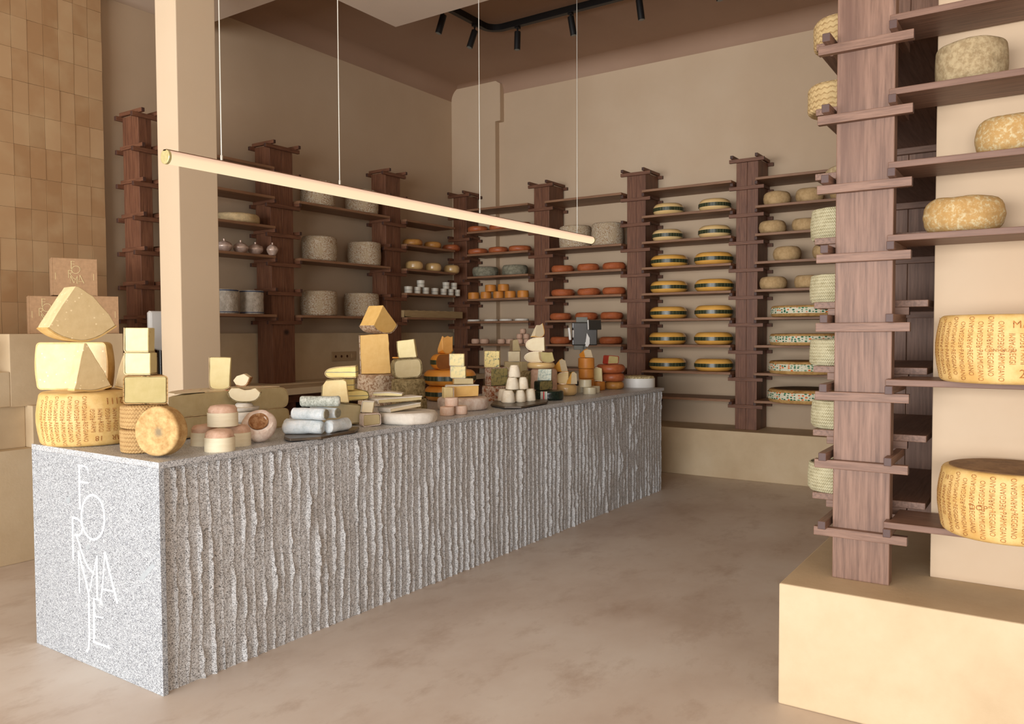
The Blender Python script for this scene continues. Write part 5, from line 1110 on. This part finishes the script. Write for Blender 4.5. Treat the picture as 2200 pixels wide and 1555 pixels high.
MB().lathe([(0, .095), (rj*.9, .098), (rj*.75, .118), (rj*.3, .132), (0, .134)], 24).build('herbs', M['straw'], o, True, 0, .008, 60, 2)
# --- S: red wheels; T: round white box
o, cS, rS, hS, zS = wheel_at('round_cheese', 'bottom brick-red wheel of the counter stack', 'cheese wheel', 1297, 1341, 837, 818, M['ochre_rind'], e=.03, amp=.003, h=.066)
o, *_, zS2 = wheel_at('round_cheese', 'middle brick-red wheel of the counter stack', 'cheese wheel', 1290, 1342, 0, 801, M['red_rind'], zS+.001, cS, e=.03, amp=.003, seed=2, h=.070)
o, *_, zS3 = wheel_at('round_cheese', 'upper brick-red wheel of the counter stack', 'cheese wheel', 1281, 1343, 0, 782, M['red_rind'], zS2+.001, cS, e=.034, amp=.003, seed=3, h=.074)
o = prism('half_cheese', 'half cheese in red wax with brown cut face on the red wheels', 'cheese', cS-FWD*.03, [(1306, 782), (1328, 781), (1329, 766), (1308, 764)], .08, M['olive_paste'], M['red_wax'], (0, 1, 2, 3), d=.55, z0=zS3+.006, t=.004)
o = empty('round_cheese_box', 'round white box with crumbly herbed cheese at the far counter end', 'cheese box', (0, 0, 0))
Pt = onz(1377, 833, CZ); rT = 36.5*mpp(Pt)*.98; o.location = Pt+FWD*rT
MB().lathe([(0, 0), (rT, 0), (rT, .078), (rT-.003, .078), (rT-.003, .07), (0, .07)], 56).build('box', M['white_plastic'], o, True)
MB().lathe([(0, .07), (rT-.004, .07), (rT-.005, .088), (rT*.9, .096), (rT*.5, .10), (0, .10)], 40).build('crumbly_cheese', M['crumb'], o, True, 0, .006, 60, 3)
# ---------------------------------------------------------------- weighing scale with two displays, on the rear of the counter
sp = ony(1252, 740, 3.60); sb = Vector((sp.x, 3.60, CZ)); m_ = mpp(Vector((sp.x, 3.6, 1.45)))
o = empty('weighing_scale', 'dark weighing scale with tilted screens behind the orange drums', 'scale', sb, ROT0)
def zz(y): return onp(1252, y, Vector((sb.x, sb.y, 0)), ROT0).z-CZ
X = lambda x: (x-1252)*m_
bx('foot', M['dark_plastic'], -.10, .10, -.08, .08, 0, .035, o, .006); bx('column', M['grey_plastic'], -.022, .03, -.02, .02, .035, zz(715), o, .004)
bx('housing', M['dark_plastic'], X(1229), X(1283), -.03, .05, zz(742), zz(692), o, .01); bx('lower_block', M['grey_plastic'], X(1233), X(1256), -.02, .03, zz(751), zz(741), o, .003)
q = bx('customer_screen', M['white_plastic'], -.010, .010, -.10, .10, -.05*1.15, .05*1.15, o, .008); q.location = (X(1223), -.03, zz(717)); q.rotation_euler = (0, math.radians(-6), math.radians(-3))
q = bx('screen_arm', M['white_plastic'], -.006, .010, -.04, .04, -.035, .035, o, .006); q.location = (X(1230), -.03, zz(717))
q = bx('rear_screen', M['dark_plastic'], -.062, .062, -.008, .008, -.045, .045, o, .004); q.location = (X(1276), -.06, zz(698)); q.rotation_euler = (math.radians(-8), 0, math.radians(12))
q2_ = bx('screen_edge', M['white_plastic'], -.003, .003, -.011, .011, -.045, .045, q, .002); q2_.location = (-.062, 0, 0)
bx('top_block', M['grey_plastic'], X(1238), X(1262), -.02, .03, zz(692), zz(681), o, .003)
q = MB().lathe([(0, 0), (.012, 0), (.012, .012), (0, .012)], 20).build('hinge', M['white_plastic'], o); q.location = (X(1259), -.032, zz(737)); q.rotation_euler = (PI/2, 0, 0)
mb = MB(); pts = [(1257, 738), (1260, 715), (1266, 726), (1266, 738), (1262, 745), (1257, 744)]; n_ = len(pts)
mb.add([(X(x), -.034, zz(y)) for x, y in pts]+[(X(x), -.046, zz(y)) for x, y in pts], [tuple(range(n_)), tuple(range(2*n_-1, n_-1, -1))]+[(i, (i+1) % n_, n_+(i+1) % n_, n_+i) for i in range(n_)])
mb.build('hinge_bracket', M['white_plastic'], o, bevel=.003)
# ---------------------------------------------------------------- worktop along the left wall with the open cabinet below, sockets
o = empty('worktop_cabinet', 'cream plaster worktop over dark open cabinets along the left wall', 'worktop', (0, 0, 0))
bx('worktop', M['work'], 3.07, 7.36, 5.30, 5.945, .868, .925, o, .006); bx('worktop_back', M['work'], 3.07, 7.36, 5.64, 5.945, .925, .94, o, .004)
bx('cabinet_body', M['cavity'], 3.09, 7.34, 5.60, 5.94, .02, .866, o, 0); bx('rail', M['dark_wood'], 3.08, 7.35, 5.34, 5.60, .80, .866, o, .002)
for x in (3.08, 3.9, 4.6, 5.02, 5.5, 6.0, 6.6, 7.31): bx('divider', M['dark_wood'], x, x+.03, 5.34, 5.60, .02, .80, o, .002)
bx('bottom_board', M['dark_wood'], 3.08, 7.35, 5.33, 5.60, 0, .02, o, .002)
a_, b_ = ony(713, 756, 5.95), ony(764, 774, 5.95)
o = empty('power_socket', 'beige row of three sockets and a switch on the plaster behind the worktop', 'socket', ((a_.x+b_.x)/2, 5.955, (a_.z+b_.z)/2)); hw = (b_.x-a_.x)/2; hh = abs(a_.z-b_.z)/2
bx('cover_plate', M['beige_plastic'], -hw, hw, -.010, 0, -hh, hh, o, .003)
for i in range(3):
    c = -hw*.72+i*hw*.48; q = MB().lathe([(hh*.3, -.002), (hh*.62, -.002), (hh*.62, .002), (hh*.3, .002), (hh*.3, -.002)], 24).build('socket_ring', M['beige_plastic'], o, True); q.location = (c, -.011, 0); q.rotation_euler = (PI/2, 0, 0)
    q = MB().lathe([(0, 0), (hh*.5, 0), (hh*.5, .002), (0, .002)], 24).build('socket_hole', M['dark_wood'], o); q.location = (c, -.0095, 0); q.rotation_euler = (PI/2, 0, 0)
bx('switch', M['beige_plastic'], hw*.60, hw*.86, -.016, -.008, -hh*.5, hh*.5, o, .002)
# ---------------------------------------------------------------- boxes and dispenser on the plinth
def carton(label, xl, xr, yt, yb, B, lx, ly, ls, z0, dep=.15):
    rot = RL(158)+.10; A, C = onp(xl, yb, B, rot), onp(xr, yt, B, rot); w = (C-A).xy.length*.98; h = C.z-z0; m = (A+C)/2
    o = empty('cardboard_box', label, 'box', (m.x, m.y, z0), rot, 'kraft cardboard boxes')
    bx('carton', M['card'], -w/2, w/2, .002, dep, 0, h, o, .003)
    bx('lid_flap', M['card'], -w/2+.006, w/2-.006, 0, .004, .004, h-.002, o, .001)
    for s in (-1, 1): bx('side_flap', M['card'], s*w/2-(.006 if s > 0 else 0), s*w/2+(0 if s > 0 else .006), -.001, .01, 0, h, o, .001); bx('slot', M['card_ink'], s*w*.42-.0012, s*w*.42+.0012, -.0008, .001, h*.42, h*.60, o, 0)
    L = [(w_*.30, [((x-.49)*ls, (y-.545)*ls) for x, y in pts]) for w_, pts in lg[:14]]
    mb = strokes(L, .001); cx, cz = lx*w, ly*h
    mb.v = [(v[0]+cx, -.0006-v[2], v[1]+cz) for v in mb.v]; mb.build('printed_logo', M['card_ink'], o); return o, z0+h
LS = .16/.58; Bc = Vector(ony(158, 716, 5.50))
_, zb_ = carton('kraft cardboard box on the ledge, lower left of three, partly behind the fan wedge', 61, 157.5, 637, 716, Bc, -.10, .60, LS, 1.3915)
_, zb2_ = carton('kraft cardboard box on the ledge, lower right of three', 158.5, 255, 637, 716, Bc+FWD*.0, .0, .60, LS, 1.3915)
carton('kraft cardboard box standing on the two others', 111, 209, 557, 636, Bc+FWD*.01, .02, .60, LS, max(zb_, zb2_)+.001)
# white device on a dark stand, standing on the worktop just left of the pillar
Y_ = 5.45; P = ony(346, 800, Y_); zt_ = ony(346, 668, Y_).z; zb_ = ony(340, 762, Y_).z; xl = ony(322.5, 700, Y_).x
o = empty('card_terminal', 'white rounded screen on a dark stand, peeping out left of the pillar', 'screen', (P.x, Y_, .9255))
mb = MB(); q_ = [(xl+.012, zb_+.05), (xl, zb_+.075), (xl, zt_-.012), (xl+.012, zt_), (P.x+.12, zt_), (P.x+.12, zb_)]; n_ = len(q_)
q_ = [(x-P.x, z-.9255) for x, z in q_]
mb.add([(x, 0, z) for x, z in q_]+[(x, .05, z) for x, z in q_], [tuple(range(n_)), tuple(range(2*n_-1, n_-1, -1))]+[(i, (i+1) % n_, n_+(i+1) % n_, n_+i) for i in range(n_)])
mb.build('screen_shell', M['white_plastic'], o, bevel=.018)
MB().tube((.02, .03, 0), (.02, .03, zb_+.06-.9255), .022, .022, 20).build('stand', M['dark_plastic'], o, True); MB().lathe([(0, 0), (.16, 0), (.16, .015), (0, .02)], 32).build('stand_foot', M['dark_plastic'], o, True).location = (.02, .03, 0)
# ---------------------------------------------------------------- tube lamp, cables, spotlight track
LY, LZ, LX0, LX1, LR = 3.30, 2.178, 2.133, 6.15, .031
o = empty('tube_lamp', 'long glowing horizontal tube lamp hung on thin cables above the counter', 'lamp', ((LX0+LX1)/2, LY, LZ)); ox = (LX0+LX1)/2
MB().tube((LX0-ox+.012, 0, 0), (LX1-ox-.012, 0, 0), LR, LR, 36).build('tube', M['tube'], o, True)
bx('top_rail', M['rail'], LX0-ox, LX1-ox, -.012, .012, LR-.006, LR+.002, o, .001)
for s, x in ((-1, LX0-ox), (1, LX1-ox)):
    q = MB().lathe([(0, 0), (LR+.002, 0), (LR+.002, .014), (0, .014)], 40).build('end_cap', M['brass'], o, True, .002); q.rotation_euler = (0, PI/2, 0); q.location = (x if s < 0 else x-.014, 0, 0)
for x, zt in ((2.43, 3.99), (3.196, 3.99), (4.515, 3.99), (5.889, ZC)):
    q = MB().tube((x-ox, 0, LR), (x-ox, 0, zt-LZ-.003), .0028, .0028, 8).build('cable', M['steel'], o, True)
    MB().lathe([(0, 0), (.006, 0), (.006, .022), (.003, .026), (0, .026)], 12).build('cable_grip', M['steel'], q, True).data.transform(Matrix.Translation((x-ox, 0, LR+.004)))
    MB().lathe([(0, 0), (.03, 0), (.03, .012), (0, .012)], 20).build('ceiling_cup', M['steel'], q, True).data.transform(Matrix.Translation((x-ox, 0, zt-LZ-.013)))
TZ = 4.30; c0 = onz(1056, 72, TZ); tx, ty = c0.x, c0.y
def rail(pts, w, h, z):
    v = []; n = len(pts)
    for i, p in enumerate(pts):
        a = Vector(pts[max(0, i-1)]); b = Vector(pts[min(n-1, i+1)]); d = (b-a).normalized(); nn = Vector((-d.y, d.x))*w/2
        for q, zz_ in ((Vector(p)+nn, z), (Vector(p)-nn, z), (Vector(p)-nn, z+h), (Vector(p)+nn, z+h)): v.append((q.x, q.y, zz_))
    f = [(i*4+k, i*4+(k+1) % 4, (i+1)*4+(k+1) % 4, (i+1)*4+k) for i in range(n-1) for k in range(4)]+[(0, 1, 2, 3), (4*n-1, 4*n-2, 4*n-3, 4*n-4)]
    return MB().add(v, f)
R_ = .14; cv = [(5.215, ty)]+[(tx-R_+R_*math.sin(a), ty-R_+R_*math.cos(a)) for a in [PI/2*i/8 for i in range(9)]]+[(tx, .8)]
o = rail(cv, .05, ZC-TZ, TZ).build('lighting_track', M['black'], bevel=.002); tag(o, 'black lighting track with rounded corner under the brown ceiling', 'light track')
SP = [((943, 31), (943, 67), 'nearest the lowered ceiling'), ((1018, 62), (1009, 101), 'left of the track corner'), ((1112, 68), (1111, 107), 'right of the track corner, hanging straight'), ((1226, 36), (1233, 78), 'fourth along the track, beside the dark cable'), ((1373, 0), (1378, 40), 'fifth along the track, at the picture top'), ((1541, -44), (1547, 0), 'last along the track, barely showing at the picture top')]
for i, (a, b, l) in enumerate(SP):
    if i < 2: A = ony(a[0], a[1], ty); B = onp(b[0], b[1], A, ROT0)
    else: A = onx(a[0], a[1], tx); B = onp(b[0], b[1], A, ROT0)
    if i == 0: A = ony(953, 32, ty); B = onp(943, 67, A, ROT0)
    if i == 1: A = ony(1020, 66, ty)
    B = A+(B-A).normalized()*.17
    px_, py_ = (A.x, ty) if i < 2 else (tx, A.y)
    e = empty('spotlight', 'small black cylinder spotlight, '+l, 'spotlight', (px_, py_, TZ), 0, 'black track spotlights'); O = Vector((px_, py_, TZ))
    MB().box(-.025, .025, -.02, .02, -.02, -.001).build('adapter', M['black'], e, bevel=.003); MB().tube((0, 0, -.02), tuple(A-O+(B-A)*.08), .008, .008, 10).build('stem', M['black'], e, True)
    MB().tube(tuple(A-O), tuple(B-O), .030, .030, 28).build('barrel', M['black'], e, True, .003)
    d = (B-A).normalized(); MB().tube(tuple(B-O+d*.0005), tuple(B-O+d*.002), .024, .024, 20).build('lens', M['grey_plastic'], e)
